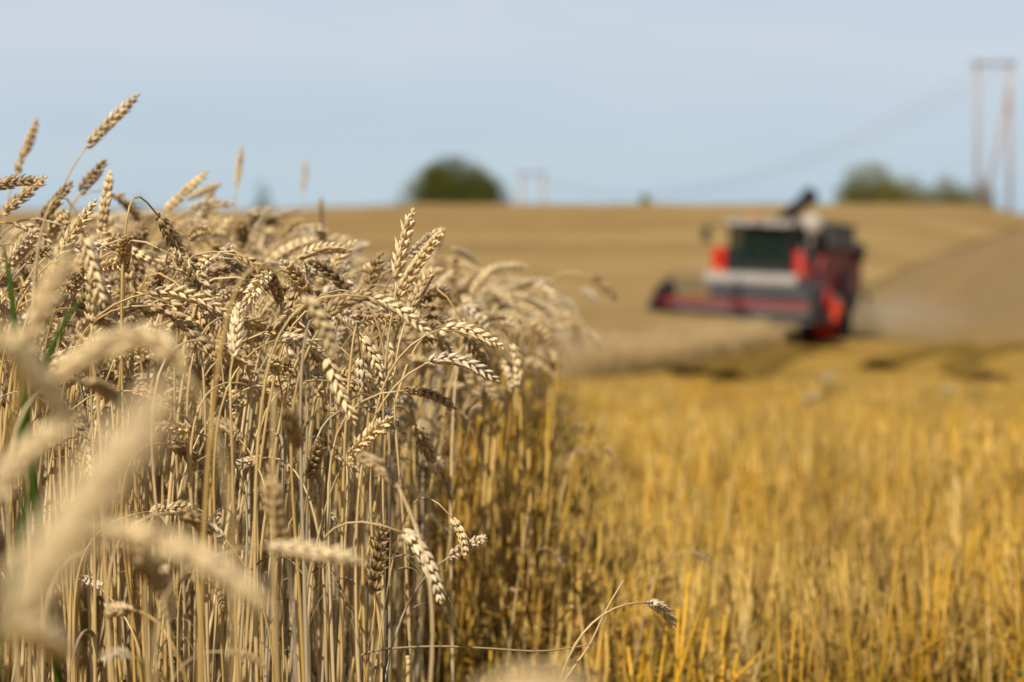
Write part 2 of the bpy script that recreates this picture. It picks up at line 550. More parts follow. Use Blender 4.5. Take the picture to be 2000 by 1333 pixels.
# ------------------------------------------------------------------ wheat: geometry of ears, stems, leaves
NS = 6
F_T = [0.10, 0.34, 0.62, 0.86]
F_R = [0.62, 1.0, 0.86, 0.42]
_ang = np.arange(NS) * 2 * np.pi / NS
F_FACES = []
for i in range(3):
    for k in range(NS):
        F_FACES.append((i * NS + k, i * NS + (k + 1) % NS, (i + 1) * NS + (k + 1) % NS, (i + 1) * NS + k))
for k in range(NS):
    F_FACES.append((24, (k + 1) % NS, k))
    F_FACES.append((25, 18 + k, 18 + (k + 1) % NS))


def v3(a): return np.array(a, dtype=float)
def nrm(a): return a / (np.linalg.norm(a) + 1e-12)


def floret(base, d, side, L, w, th, curl=0.0, tip=1.2):
    d = nrm(d)
    side = nrm(side - d * np.dot(side, d))
    up = np.cross(d, side)
    vs = []
    for t, r in zip(F_T, F_R):
        c = base + d * (L * t) + up * (curl * L * (t * t))
        for a in _ang:
            vs.append(c + side * (w * r * math.cos(a)) + up * (th * r * math.sin(a)))
    vs.append(base)
    vs.append(base + d * L * tip + up * (curl * L * 1.2))
    return vs


def curve_pts(ctrl, n):
    """quadratic / cubic Bezier through control list"""
    c = [v3(p) for p in ctrl]
    out = []
    for i in range(n):
        t = i / (n - 1)
        q = [p.copy() for p in c]
        while len(q) > 1:
            q = [q[k] * (1 - t) + q[k + 1] * t for k in range(len(q) - 1)]
        out.append(q[0])
    return out


def ear_geo(ctrl, rnd, size=1.0, roll=0.0, loose=1.0):
    """ear along a Bezier; returns verts, faces, tint"""
    pts = curve_pts(ctrl, 40)
    seg = [0.0]
    for i in range(1, 40): seg.append(seg[-1] + np.linalg.norm(pts[i] - pts[i - 1]))
    L = seg[-1]
    n = max(7, int(round(L / (0.0054 * size))))
    V, F, T = [], [], []
    # rachis
    ref = v3((0, 1, 0))
    t0 = nrm(pts[1] - pts[0])
    if abs(np.dot(ref, t0)) > 0.9: ref = v3((1, 0, 0))
    N = nrm(ref - t0 * np.dot(ref, t0))
    B = np.cross(t0, N)
    N = N * math.cos(roll) + B * math.sin(roll)

    def put(vs, tint):
        b = len(V)
        V.extend(vs)
        F.extend([tuple(i + b for i in f) for f in F_FACES])
        T.extend([tint] * 24 + [tint * 0.9, tint * 0.55])
    for i in range(n + 1):
        s = min((i + 0.15) / n, 1.0) * L
        j = min(38, int(np.searchsorted(seg, s)))
        j = max(1, j)
        f = (s - seg[j - 1]) / max(1e-9, seg[j] - seg[j - 1])
        C = pts[j - 1] * (1 - f) + pts[j] * f
        Tn = nrm(pts[min(39, j + 1)] - pts[j - 1])
        N = nrm(N - Tn * np.dot(N, Tn))
        B = np.cross(Tn, N)
        u = i / n
        k = size * (0.72 + 0.34 * math.sin(math.pi * min(1, u * 0.9 + 0.16))) * (1 - 0.22 * sstep(0.75, 1.0, u))
        sg = 1 if i % 2 else -1
        def jt(a): return a + v3((rnd.gauss(0, .06), rnd.gauss(0, .06), rnd.gauss(0, .06))) * loose
        lean = 0.36 * loose * rnd.uniform(.8, 1.2)
        if i == n:      # end spikelet
            for a in (-1, 1, 0):
                put(floret(C, jt(Tn + B * a * 0.28 + N * 0.1 * (1 if a == 0 else 0)), B, 0.0105 * k, 0.0023 * k, 0.0021 * k), rnd.random())
            break
        for a in (-1, 1):
            if rnd.random() < .05: continue          # a lost husk
            base = C + N * sg * 0.0011 * k + B * a * 0.0017 * k
            put(floret(base, jt(Tn + N * sg * lean + B * a * 0.40 * loose), B, 0.0118 * k * rnd.uniform(.84, 1.14), 0.0031 * k, 0.0028 * k, -0.10 * sg * a, rnd.uniform(1.18, 1.42)), rnd.random())
            base = C + N * sg * 0.0006 * k + B * a * 0.0022 * k - Tn * 0.001
            put(floret(base, jt(Tn + N * sg * lean * 0.55 + B * a * 0.62 * loose), B, 0.0092 * k, 0.0024 * k, 0.0016 * k, 0.0, 1.16), rnd.random())
        if rnd.random() < 0.85:
            base = C + N * sg * 0.0020 * k + Tn * 0.0016 * k
            put(floret(base, jt(Tn + N * sg * lean * 1.5), B, 0.0100 * k, 0.0029 * k, 0.0027 * k, 0.0, 1.2), rnd.random())
    return V, F, T


def tube_geo(pts, rad, n=6):
    mb = MB()
    mb.tube([Vector(p) for p in pts], list(rad), n)
    return [v3(v) for v in mb.v], mb.f


def stem_geo(ctrl, rnd, r0=0.0021, r1=0.0012, n=20):
    pts = curve_pts(ctrl, n)
    k1, k2 = int(n * .33), int(n * .62)
    ph = rnd.uniform(0, 6)
    rad = []
    for i in range(n):
        t = i / (n - 1)
        r = r0 * (1 - t) + r1 * t
        if t < .55: r *= 1.18            # leaf sheath round the lower stem
        if i in (k1, k2): r *= 1.35      # node
        rad.append(r)
        if 0 < i < n - 1:
            pts[i] = pts[i] + v3((math.sin(ph + t * 9), math.cos(ph * 2 + t * 7), 0)) * 0.0022
    V, F = tube_geo(pts, rad)
    return V, F, pts


def leaf_geo(p0, dirh, rnd, L=0.16, w=0.0042, drop=0.7):
    """thin dry blade, folded along its midrib, that rises, bends and hangs"""
    V, F = [], []
    d = nrm(v3((dirh[0], dirh[1], 0)))
    s = v3((-d[1], d[0], 0))
    tw = rnd.uniform(-1.5, 1.5)
    n = 9
    for i in range(n):
        t = i / (n - 1)
        c = p0 + d * (L * 0.62 * t) + v3((0, 0, L * (0.55 * t - drop * 1.5 * t * t)))
        a = tw * t
        sv = s * math.cos(a) + v3((0, 0, 1)) * math.sin(a)
        ww = w * (1 - t) ** 0.6 * (0.6 + 0.4 * min(1, t * 5)) + 0.0002
        up = nrm(np.cross(d, sv))
        V += [c - sv * ww, c + up * ww * 0.35, c + sv * ww, c + up * ww * 0.35 - up * 0.0006]
    for i in range(n - 1):
        a, b = i * 4, i * 4 + 4
        F += [(a, a + 1, b + 1, b), (a + 1, a + 2, b + 2, b + 1), (a + 2, a + 3, b + 3, b + 2), (a + 3, a, b, b + 3)]
    return V, F


# ------------------------------------------------------------------ wheat: the stalks one can pick out in the photograph
# ear base px, (bend px), ear tip px, depth, label, options
BROWN = dict(brown=1)  # darker colour for weathered ears and for ears with shade painted in
H = [
 ((32, 340), (73, 238), 4.2, 'wheat stalk with slightly blurred upright ear standing against the sky at far left edge'),
 ((168, 288), (264, 188), 3.7, 'tallest wheat stalk, its ear slanting up to the right alone against the sky'),
 ((462, 367), (473, 288), 4.6, 'thin wheat stalk with one upright ear alone on the sky left of the small tree'),
 ((592, 372), (598, 315), 9.0, 'very blurred far wheat ear sticking up into the sky right of the small hazy tree'),
 ((322, 412), (402, 337), 4.2, 'wheat stalk with straight ear slanting up right at the crop skyline'),
 ((367, 388), (423, 358), 4.7, 'blurred wheat ear lying low behind the straight slanting skyline ear'),
 ((391, 425), (416, 361), 4.8, 'blurred pale wheat ear nearly upright at the skyline, left of the lone upright ear'),
 ((155, 380), (211, 321), 3.8, 'wheat stalk with ear slanting right just below the tallest ear'),
 ((-22, 366), (54, 346), 3.1, 'sharp wheat ear lying level at the left picture edge under the sky'),
 ((2, 418), (87, 350), 3.35, 'plump golden wheat ear slanting up right at the left picture edge'),
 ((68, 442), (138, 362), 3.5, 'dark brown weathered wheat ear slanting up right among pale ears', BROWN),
 ((104, 512), (186, 397), 3.08, 'long sharp wheat ear slanting up right in the upper left cluster'),
 ((19, 519), (85, 457), 3.05, 'sharp wheat ear with dark shaded side beside the green blade'),
 ((197, 458), (215, 342), 3.5, 'tall upright wheat ear with spiky tip left of the bent hanging dark ear'),
 ((308, 420), (346, 497), 3.05, 'dark hanging wheat ear bent over the top of a thin straight pale stem', dict(brown=1, root=(287, 640))),
 ((190, 474), (240, 478), (294, 512), 3.3, 'wheat ear nodding right with its underside in deep shade'),
 ((392, 570), (374, 535), (349, 494), 3.05, 'sharp wheat ear leaning up left with whitish tip'),
 ((384, 536), (473, 521), 3.3, 'level wheat ear pointing right with braided rows of grains'),
 ((197, 521), (252, 518), 3.08, 'short sharp wheat ear seen partly end on, under the nodding shaded ear'),
 ((162, 455), (185, 520), (198, 592), 2.55, 'soft yellowish wheat ear hanging straight down in front of the left cluster'),
 ((52, 692), (85, 600), (136, 494), 1.65, 'large blurred wheat ear slanting up right close to the camera by the green blades'),
 ((292, 572), (370, 562), (452, 622), 2.95, 'thick pale wheat ear arching over to the right, left of centre'),
 ((294, 597), (350, 600), (417, 698), 3.0, 'sharpest braided wheat ear nodding steeply down to the right'),
 ((612, 598), (594, 560), (571, 520), 3.1, 'thin whitish wheat ear leaning up left at middle of the crop'),
 ((408, 474), (424, 482), (438, 512), 3.9, 'short dark wheat ear hanging in shade behind the level braided ear', BROWN),
 ((413, 441), (500, 432), (560, 436), 5.0, 'blurred wheat ear lying level just under the skyline'),
 ((474, 452), (584, 410), 5.0, 'long blurred wheat ear slanting up right just under the skyline'),
 ((520, 490), (602, 450), 5.2, 'soft blurred wheat ear slanting right below the skyline at centre left'),
 ((222, 380), (248, 392), (262, 428), 4.1, 'wheat ear hanging down dark at the skyline below the tallest ear', BROWN),
 ((624, 448), (626, 388), 5.6, 'dark blurred upright wheat ear at the crop skyline left of the big bush', BROWN),
 ((774, 546), (786, 480), (805, 418), 3.04, 'tall upright pale wheat ear at the right side of the crop with spiky tip', dict(root=(752, 1000))),
 ((776, 580), (812, 515), (864, 454), 3.2, 'fat wheat ear slanting up right behind the tall upright pale ear'),
 ((800, 500), (862, 456), 3.3, 'short wheat ear pointing right behind the fat slanting ear'),
 ((797, 616), (812, 575), (839, 533), 3.1, 'small whitish upright wheat ear below the fat slanting pair'),
 ((640, 614), (672, 570), (738, 576), 2.8, 'soft wheat ear arching up and over left of the tall upright pale ear'),
 ((720, 580), (775, 590), (840, 654), 2.75, 'plump wheat ear drooping down right across the tall upright stems'),
 ((862, 642), (905, 628), (977, 677), 3.05, 'sharp wheat ear nodding right on a thin curved grey stem at the crop edge', dict(root=(800, 1200))),
 ((829, 712), (885, 680), (968, 742), 2.9, 'thick wheat ear nodding right at the crop edge, lower of the two edge ears', dict(root=(755, 1200))),
 ((704, 700), (708, 766), 3.02, 'dark hanging wheat ear seen behind its own pale straight stem', dict(root=(680, 1050), dz=0.02)),
 ((657, 746), (752, 772), 3.08, 'level wheat ear crossing behind the dark hanging ear'),
 ((708, 527), (740, 515), (772, 525), 3.7, 'wheat ear arching right on a curved stem, left of the tall upright ear'),
 ((616, 545), (688, 537), 3.8, 'blurred level wheat ear behind the whitish thin ear'),
 ((612, 583), (678, 552), 3.5, 'blurred wheat ear slanting right under the blurred level ear'),
 ((550, 661), (585, 655), (627, 697), 2.98, 'sharp little wheat ear nodding right on a bent stem with black shade beneath'),
 ((592, 574), (628, 620), (649, 700), 2.3, 'brownish out of focus wheat ear hanging in front of the crop middle'),
 ((541, 728), (540, 702), 3.0, 'pale wheat ear pointing at the camera, seen end on like a tuft'),
 ((878, 577), (891, 500), 4.6, 'blurred upright wheat ear behind the crop edge right of the fat slanting pair'),
 ((846, 634), (914, 600), 4.3, 'blurred wheat ear slanting right behind the curved grey stem'),
 ((935, 568), (970, 555), (1004, 572), 6.3, 'faint far wheat ear nodding right beyond the crop edge'),
 ((354, 716), (275, 590), (88, 758), 1.55, 'big blurred wheat ear arching over to the left close to the camera', dict(root=(395, 1000))),
 ((20, 1225), (150, 1010), (325, 765), 0.80, 'hugest blurred wheat ear sweeping up right across the lower left, nearest the camera'),
 ((-4, 640), (40, 720), (98, 822), 1.25, 'blurred wheat ear drooping at the left picture edge below the green blades'),
 ((-6, 965), (60, 860), (165, 820), 1.45, 'blurred yellowish wheat ear bending right at the left picture edge'),
 ((163, 745), (190, 752), (216, 792), 2.2, 'dark blurred wheat ear tip nodding under the big arching ear', BROWN),
 ((373, 842), (315, 832), 3.0, 'short sharp wheat ear pointing left on a bent stem, lower left of centre', dict(root=(425, 1150))),
 ((469, 860), (440, 830), (402, 825), 2.95, 'sharp pale wheat ear pointing left on a stem bent from the right', dict(root=(505, 1150))),
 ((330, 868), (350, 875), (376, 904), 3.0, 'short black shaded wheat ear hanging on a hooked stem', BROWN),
 ((509, 896), (455, 915), 3.05, 'wheat ear lying left and slightly down between upright stems'),
 ((494, 757), (556, 794), 3.05, 'sharp wheat ear pointing down right among straight stems'),
 ((386, 706), (380, 735), (364, 766), 3.1, 'greyish wheat ear hanging straight down from a hooked stem under the braided ear'),
 ((466, 622), (508, 640), 3.1, 'short sharp wheat ear pointing right between two crossing ears'),
 ((414, 670), (440, 680), (488, 728), 2.85, 'plump soft wheat ear hanging down right, overlapping the sharpest braided ear'),
 ((118, 759), (157, 730), 3.0, 'sharp small wheat ear behind the big blurred arching ear'),
 ((126, 690), (84, 762), 2.6, 'pale wheat ear pointing down left under the big blurred arch'),
 ((208, 1040), (345, 1035), (522, 1185), 1.28, 'big blurred wheat ear arching down right in the lower left', dict(root=(160, 1400))),
 ((524, 1069), (600, 1070), (702, 1098), 2.0, 'blurred wheat ear lying level to the right at the lower middle', dict(root=(470, 1333))),
 ((549, 1055), (536, 935), 2.25, 'soft wheat ear standing upright with a row of dark gaps, lower middle'),
 ((252, 1083), (285, 1100), (296, 1170), 1.9, 'brownish blurred wheat ear hanging under the big blurred lower arch', BROWN),
 ((314, 1093), (320, 1218), 2.3, 'soft golden wheat ear hanging straight down in the lower left'),
 ((350, 1003), (380, 1010), (397, 1047), 2.6, 'dark wheat ear tip nodding right at the lower left of centre', BROWN),
 ((288, 1000), (368, 995), 2.95, 'sharp pale wheat ear lying level above the blurred lower arch'),
 ((196, 1148), (149, 1139), 3.0, 'small sharp wheat ear pointing left deep in the stems at lower left'),
 ((253, 1191), (196, 1203), 2.5, 'small pale wheat ear pointing left under the blurred lower arch'),
 ((10, 1220), (55, 1240), (94, 1300), 1.2, 'blurred wheat ear drooping in the bottom left corner'),
 ((777, 948), (745, 905), (697, 898), 2.45, 'soft pale wheat ear pointing up left on a stem bent over at the crop edge', dict(root=(800, 1333))),
 ((731, 1162), (735, 1100), (749, 1028), 3.0, 'ragged brown wheat ear standing upright low at the crop edge', dict(brown=1, root=(715, 1400), loose=1.7)),
 ((786, 1040), (825, 1055), (860, 1168), 2.75, 'wheat ear hanging down right at the crop edge beside the ragged brown ear', dict(root=(690, 1300))),
 ((877, 1089), (945, 1046), 3.0, 'small sharp wheat ear slanting up right alone over the stubble on a dark bent stem', dict(root=(785, 1290))),
 ((1268, 1178), (1298, 1185), (1322, 1228), 3.02, 'small nodding wheat ear on an arching stem alone over the stubble at right', dict(root=(1120, 1340))),
 ((812, 830), (842, 902), 3.2, 'wheat ear hanging down right just inside the crop edge'),
 ((604, 938), (631, 858), 2.95, 'sharp wheat ear standing upright low among the stems at crop middle'),
 ((682, 892), (700, 870), (762, 818), 2.9, 'tangled wheat ear slanting up right below the dark hanging ear', dict(loose=1.6)),
 ((716, 796), (745, 800), (780, 842), 3.05, 'greyish wheat ear drooping right behind the tangled ear'),
 ((920, 1420), (1000, 1300), (1125, 1315), 1.0, 'very blurred wheat ear tip at the bottom edge just right of the crop'),
 ((606, 590), (560, 620), (525, 652), 3.1, 'wheat ear with pale husks pointing down left below the whitish thin ear'),
 ((640, 700), (655, 760), (690, 822), 2.7, 'soft tan wheat ear hanging down beside the dark hanging ear'),
 ((455, 700), (458, 598), 2.75, 'soft upright wheat ear crossing the plump hanging ear'),
 ((170, 610), (216, 642), 3.05, 'sharp wheat ear with spread husks right of the long blurred slanting ear'),
 ((130, 560), (178, 530), 3.1, 'sharp wheat ear tilted up right behind the green blade tip'),
 ((50, 560), (85, 556), 3.05, 'sharp golden wheat ear seen partly end on beside the green blade'),
 ((250, 600), (232, 480), 4.0, 'blurred upright wheat ear behind the nodding shaded ear'),
 ((560, 800), (572, 872), 2.2, 'short dark blurred wheat ear hanging at the crop middle', BROWN),
]
HERO = []      # (root object, ear-centre px, short text)


def make_stalk(root_loc, ear_ctrl, rnd, label, group=None, brown=False, loose=1.0, rootmesh=True, leaf=True, r0=0.0021):
    """a wheat stalk of its own: Empty at the root > stem, ear, leaf"""
    root = empty('wheat_stalk', root_loc)
    o = v3(root_loc)
    ec = [v3(p) - o for p in ear_ctrl]
    d = nrm(ec[1] - ec[0])
    b = ec[0]
    hgt = max(0.15, b[2])
    k = min(0.16, 0.10 + 0.05 * (1 - d[2]))
    p1 = v3((0.15 * b[0], 0.15 * b[1], hgt * 0.62))
    p2 = b - d * k * 1.25
    sv, sf, spts = stem_geo([v3((0, 0, -0.01)), p1, p2, b + d * 0.003], rnd, r0=r0)
    mesh_obj('stem', sv, sf, M['stem'], root)
    ev, ef, et = ear_geo(ec, rnd, size=rnd.uniform(1.0, 1.2), roll=rnd.uniform(0, 3.14), loose=loose)
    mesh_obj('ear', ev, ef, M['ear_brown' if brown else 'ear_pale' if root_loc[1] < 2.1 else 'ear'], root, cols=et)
    if leaf:
        j = rnd.choice((6, 7, 8, 11, 12))
        a = rnd.uniform(0, 6.28)
        lv, lf = leaf_geo(spts[j], (math.cos(a), math.sin(a)), rnd, L=rnd.uniform(.1, .2), w=rnd.uniform(.002, .0038), drop=rnd.uniform(.5, 1.0))
        mesh_obj('leaf', lv, lf, M['leaf'], root)
    tag(root, label, 'wheat stalk', group)
    return root


for row in H:
    pxs = [p for p in row if isinstance(p, tuple)]
    nums = [p for p in row if isinstance(p, (int, float))]
    lab = [p for p in row if isinstance(p, str)][0]
    opt = [p for p in row if isinstance(p, dict)]
    opt = opt[0] if opt else {}
    d = nums[0]
    rnd = random.Random(hash(pxs[0]) & 0xffff)
    pts = [at(px, py, d) for px, py in pxs]
    chord = (pts[-1] - pts[0]).length
    want = 0.074
    dz = opt.get('dz')
    if dz is None:
        dz = math.sqrt(max(0, want ** 2 - chord ** 2)) if chord < want else rnd.uniform(-.015, .015)
        dz = min(dz, 0.05)
        if pxs[-1][1] < pxs[0][1]: dz = -abs(dz) if rnd.random() < .5 else dz
    n = len(pts)
    ctrl = [v3(p) + v3((0, dz * i / (n - 1), 0)) for i, p in enumerate(pts)]
    if n == 2:
        mid = (ctrl[0] + ctrl[1]) / 2
        mid = mid + v3((0, 0, 1)) * chord * rnd.uniform(0.02, 0.10) * (1 - abs(nrm(ctrl[1] - ctrl[0])[2]))
        ctrl = [ctrl[0], mid, ctrl[1]]
    dd = nrm(ctrl[1] - ctrl[0])
    if 'root' in opt:
        q = at(*opt['root'], d)
        b = Vector(ctrl[0])
        f = b.z / max(0.05, (b.z - q.z))         # carry the stem line on down to the ground
        f = min(f, 3.0)
        rl = Vector((b.x + (q.x - b.x) * min(f, 1.6), d + rnd.uniform(-.04, .04), 0))
    else:
        lean = 0.05 + 0.06 * max(0, 1 - dd[2])
        rl = Vector((ctrl[0][0] - dd[0] * lean + rnd.uniform(-.03, .03), d + rnd.uniform(-.05, .05), 0))
    ob = make_stalk(rl, ctrl, rnd, lab, None, opt.get('brown', 0), opt.get('loose', 1.0), leaf=(d > 2.2 and rnd.random() < .6))
    HERO.append((ob, ((pxs[0][0] + pxs[-1][0]) / 2, (pxs[0][1] + pxs[-1][1]) / 2)))


# ------------------------------------------------------------------ wheat: a set of stalk shapes for the rest of the crop
def variant(i, theta, h, rnd):
    """stalk rooted at the origin, nodding towards +X; theta = angle of the ear from upright"""
    lean = rnd.uniform(0.0, 0.06) + 0.05 * theta / 90
    L = rnd.uniform(0.055, 0.092)
    a0, a1 = R(theta - 14), R(theta + 26)
    b = v3((lean, 0, h))
    d0 = v3((math.sin(a0), 0, math.cos(a0)))
    d1 = v3((math.sin(a1), 0, math.cos(a1)))
    ctrl = [b, b + d0 * L * 0.5, b + d0 * L * 0.5 + d1 * L * 0.5]
    k = 0.09 + 0.0006 * theta
    sv, sf, sp = stem_geo([v3((0, 0, -0.01)), v3((lean * .15, 0, h * .62)), b - d0 * k * 1.3, b + d0 * .003], rnd, n=16)
    ev, ef, et = ear_geo(ctrl, rnd, size=rnd.uniform(.92, 1.16), roll=rnd.uniform(0, 3.14), loose=rnd.choice((.8, .95, 1.1, 1.3, 1.7)))
    lf = []
    for q in range(rnd.choice((0, 1, 1, 2, 3))):
        a = rnd.uniform(0, 6.28)
        v_, f_ = leaf_geo(sp[rnd.choice((3, 5, 6, 8, 10))], (math.cos(a), math.sin(a)), rnd, L=rnd.uniform(.09, .22), w=rnd.uniform(.0018, .0042), drop=rnd.uniform(.35, 1.15))
        lf.append((v_, f_))
    return dict(stem=(sv, sf), ear=(ev, ef, et), leaf=lf, theta=theta, h=h, top=h + max(L * math.cos(R(theta)), .055 * sstep(40, 100, theta)), earc=(ctrl[0] + ctrl[2]) / 2)


TH = [4, 12, 20, 28, 35, 45, 55, 62, 70, 76, 82, 88, 92, 96, 100, 105, 110, 115, 120, 126, 132, 138, 145, 150, 156, 162, 86, 98, 108, 118]
VAR = [variant(i, t, rng.uniform(0.70, 0.80) - (0.03 if t < 40 else 0), random.Random(100 + i)) for i, t in enumerate(TH)]
protos = []
for v in VAR:
    brown = False
    protos.append((mesh_obj('stem', *v['stem'], M['stem'], link=False).data,
                   mesh_obj('ear', v['ear'][0], v['ear'][1], M['ear'], cols=v['ear'][2], link=False).data,
                   [mesh_obj('leaf', *q, M['leaf'], link=False).data for q in v['leaf']]))
for o in [o for o in bpy.data.objects if o.name.split('.')[0] in ('stem', 'ear', 'leaf') and not o.users_collection]:
    bpy.data.objects.remove(o)
DARK = {}


def dark_ear(vi):
    if vi not in DARK:
        DARK[vi] = protos[vi][1].copy()
        DARK[vi].materials[0] = M['ear_brown']
    return DARK[vi]


# one-mesh versions for the mass of the crop; they live in a collection that is not part of the scene
crop_src = bpy.data.collections.new('wheat_shapes')
for i, v in enumerate(VAR):
    me = bpy.data.meshes.new('wheat_shape')
    V, F, MI, T = [], [], [], []
    for k, piece in [(0, v['stem']), (1, v['ear'])] + [(2, q) for q in v['leaf']]:
        b = len(V)
        V += [tuple(map(float, p)) for p in piece[0]]
        F += [tuple(q + b for q in f) for f in piece[1]]
        MI += [k] * len(piece[1])
        T += list(piece[2]) if k == 1 else [0.5] * len(piece[0])
    me.from_pydata(V, [], F)
    me.polygons.foreach_set('use_smooth', [True] * len(F))
    for k in ('stem', 'ear_brown' if i % 8 == 5 else 'ear', 'leaf'): me.materials.append(M[k])
    me.polygons.foreach_set('material_index', MI)
    a = me.attributes.new('tint', 'FLOAT', 'POINT')
    a.data.foreach_set('value', np.asarray(T, dtype=np.float32))
    o = bpy.data.objects.new('wheat_shape_%02d' % i, me)
    crop_src.objects.link(o)


def scatter_group(coll):
    ng = bpy.data.node_groups.new('scatter', 'GeometryNodeTree')
    ng.interface.new_socket('Geometry', in_out='INPUT', socket_type='NodeSocketGeometry')
    ng.interface.new_socket('Geometry', in_out='OUTPUT', socket_type='NodeSocketGeometry')
    gi, go = ng.nodes.new('NodeGroupInput'), ng.nodes.new('NodeGroupOutput')
    ip = ng.nodes.new('GeometryNodeInstanceOnPoints')
    ci = ng.nodes.new('GeometryNodeCollectionInfo')
    ci.inputs['Collection'].default_value = coll
    ci.inputs['Separate Children'].default_value = True
    ci.inputs['Reset Children'].default_value = True
    ip.inputs['Pick Instance'].default_value = True

    def attr(nm, ty):
        a = ng.nodes.new('GeometryNodeInputNamedAttribute')
        a.data_type = ty
        a.inputs['Name'].default_value = nm
        return a.outputs['Attribute']
    e2r = ng.nodes.new('FunctionNodeEulerToRotation')
    ng.links.new(attr('rot', 'FLOAT_VECTOR'), e2r.inputs[0])
    ng.links.new(e2r.outputs[0], ip.inputs['Rotation'])
    ng.links.new(attr('scl', 'FLOAT_VECTOR'), ip.inputs['Scale'])
    ng.links.new(attr('pick', 'INT'), ip.inputs['Instance Index'])
    ng.links.new(ci.outputs[0], ip.inputs['Instance'])
    ng.links.new(gi.outputs[0], ip.inputs['Points'])
    ng.links.new(ip.outputs[0], go.inputs[0])
    return ng


def scatter(name, pts, coll):
    """pts: (x, y, z, (rx, ry, rz), (sx, sy, sz), index)"""
    me = bpy.data.meshes.new(name)
    me.vertices.add(len(pts))
    me.vertices.foreach_set('co', np.array([p[:3] for p in pts], dtype=np.float32).ravel())
    a = me.attributes.new('rot', 'FLOAT_VECTOR', 'POINT')
    a.data.foreach_set('vector', np.array([p[3] for p in pts], dtype=np.float32).ravel())
    a = me.attributes.new('scl', 'FLOAT_VECTOR', 'POINT')
    a.data.foreach_set('vector', np.array([p[4] for p in pts], dtype=np.float32).ravel())
    a = me.attributes.new('pick', 'INT', 'POINT')
    a.data.foreach_set('value', np.array([p[5] for p in pts], dtype=np.int32))
    o = bpy.data.objects.new(name, me)
    COL.objects.link(o)
    m = o.modifiers.new('scatter', 'NODES')
    m.node_group = scatter_group(coll)
    return o


def top_cap(x, d):
    """how high the crop stands: taller to the left, lower at the cut edge"""
    return 0.81 + 0.10 * sstep(-0.03, -0.17, x / d)


def nod_az(r): return r.gauss(-8, 62)       # the crop nods mostly to the right


# individual stalks: the nearest layer of the crop
LOW = [i for i, t in enumerate(TH) if t >= 60]
indiv = []
r = random.Random(5)
tries = 0
while len(indiv) < 300 - len(HERO) and tries < 60000:
    tries += 1
    q = r.random()
    d = 1.5 + 1.1 * r.random() if q < 0.04 else 2.85 + .3 * r.random() if q < .2 else 3.15 + 1.5 * r.random()
    x = -0.2118 * d * 1.02 + (crop_edge(d) + 0.2118 * d) * r.random()
    if d < 2.6 and x > -0.12 * d: continue
    if any((x - a) ** 2 + (d - b) ** 2 < 0.022 ** 2 for a, b, *_ in indiv): continue
    vi = r.randrange(len(VAR))
    s = r.gauss(0.97, 0.07)
    if d < 2.5:
        vi = r.choice(LOW); s = r.uniform(.5, .74)
    elif r.random() < .22: s *= r.uniform(.62, .88)
    if d > 3.2 and x < -0.3: s *= 1.05
    s = min(s, top_cap(x, d) / VAR[vi]['top'])
    az = R(nod_az(r))
    e = VAR[vi]['earc'] * s
    u, w = 1000 + (x + e[0] * math.cos(az) + .035 * e[2]) / d * FPX, 666.5 - (e[2] - CAMZ) / d * FPX
    if d < 3.2 and min((u - c[0]) ** 2 + (w - c[1]) ** 2 for _, c in HERO) < 62 ** 2: continue
    indiv.append((x, d, vi, s, az, r.gauss(0, R(2.5)), r.gauss(R(2), R(3))))

NEARW = {}
DIRW = ['right of', 'above and right of', 'above', 'above and left of', 'left of', 'below and left of', 'below', 'below and right of']
SHORT = []
for ob, c in HERO:
    s = ob['label']
    SHORT.append(s.replace('wheat stalk with ', '').replace('one ', ''))
entries = []
for (x, d, vi, s, az, tx, ty) in indiv:
    v = VAR[vi]
    e = v['earc'] * s
    ez = e[2]
    ex = x + e[0] * math.cos(az) + ty * ez
    ey = d + e[0] * math.sin(az) - tx * ez
    u = 1000 + ex / ey * FPX
    w = 666.5 - (ez - CAMZ) / ey * FPX
    th = v['theta']
    c = math.cos(az)
    if th < 32: pose = 'upright'
    elif th < 75: pose = 'leaning right' if c > .4 else 'leaning left' if c < -.4 else 'leaning'
    elif th < 118: pose = 'nodding right' if c > .4 else 'nodding left' if c < -.4 else 'end on'
    else: pose = 'drooping right' if c > .4 else 'drooping left' if c < -.4 else 'hanging'
    soft = 'blurred ' if (d < 2.4 or d > 3.7) else 'soft ' if (d < 2.75 or d > 3.3) else 'sharp '
    j = min(range(len(HERO)), key=lambda k: (HERO[k][1][0] - u) ** 2 + (HERO[k][1][1] - w) ** 2)
    dx, dy = u - HERO[j][1][0], HERO[j][1][1] - w
    dw = DIRW[int(((math.degrees(math.atan2(dy, dx)) + 382.5) % 360) // 45)]
    short = SHORT[j]
    words = short.split()
    head = '%swheat ear %s, %s the ' % (soft, pose, dw)
    room = 15 - len(head.split())
    tail = ' '.join(words[:room])
    while tail.split()[-1].strip(',') in ('the', 'a', 'and', 'at', 'on', 'of', 'with', 'in', 'its', 'by', 'to', 'under', 'below', 'above', 'behind', 'between', 'against', 'over', 'like', 'beside', 'just', 'left', 'right', 'from', 'up', 'own', 'far', 'one', 'big', 'low', 'small', 'two', 'level', 'seen', 'as', 'down', 'lower', 'deep', 'pale', 'thin', 'tall', 'into'):
        tail = ' '.join(tail.split()[:-1])
    entries.append((head + tail).strip(' ,'))
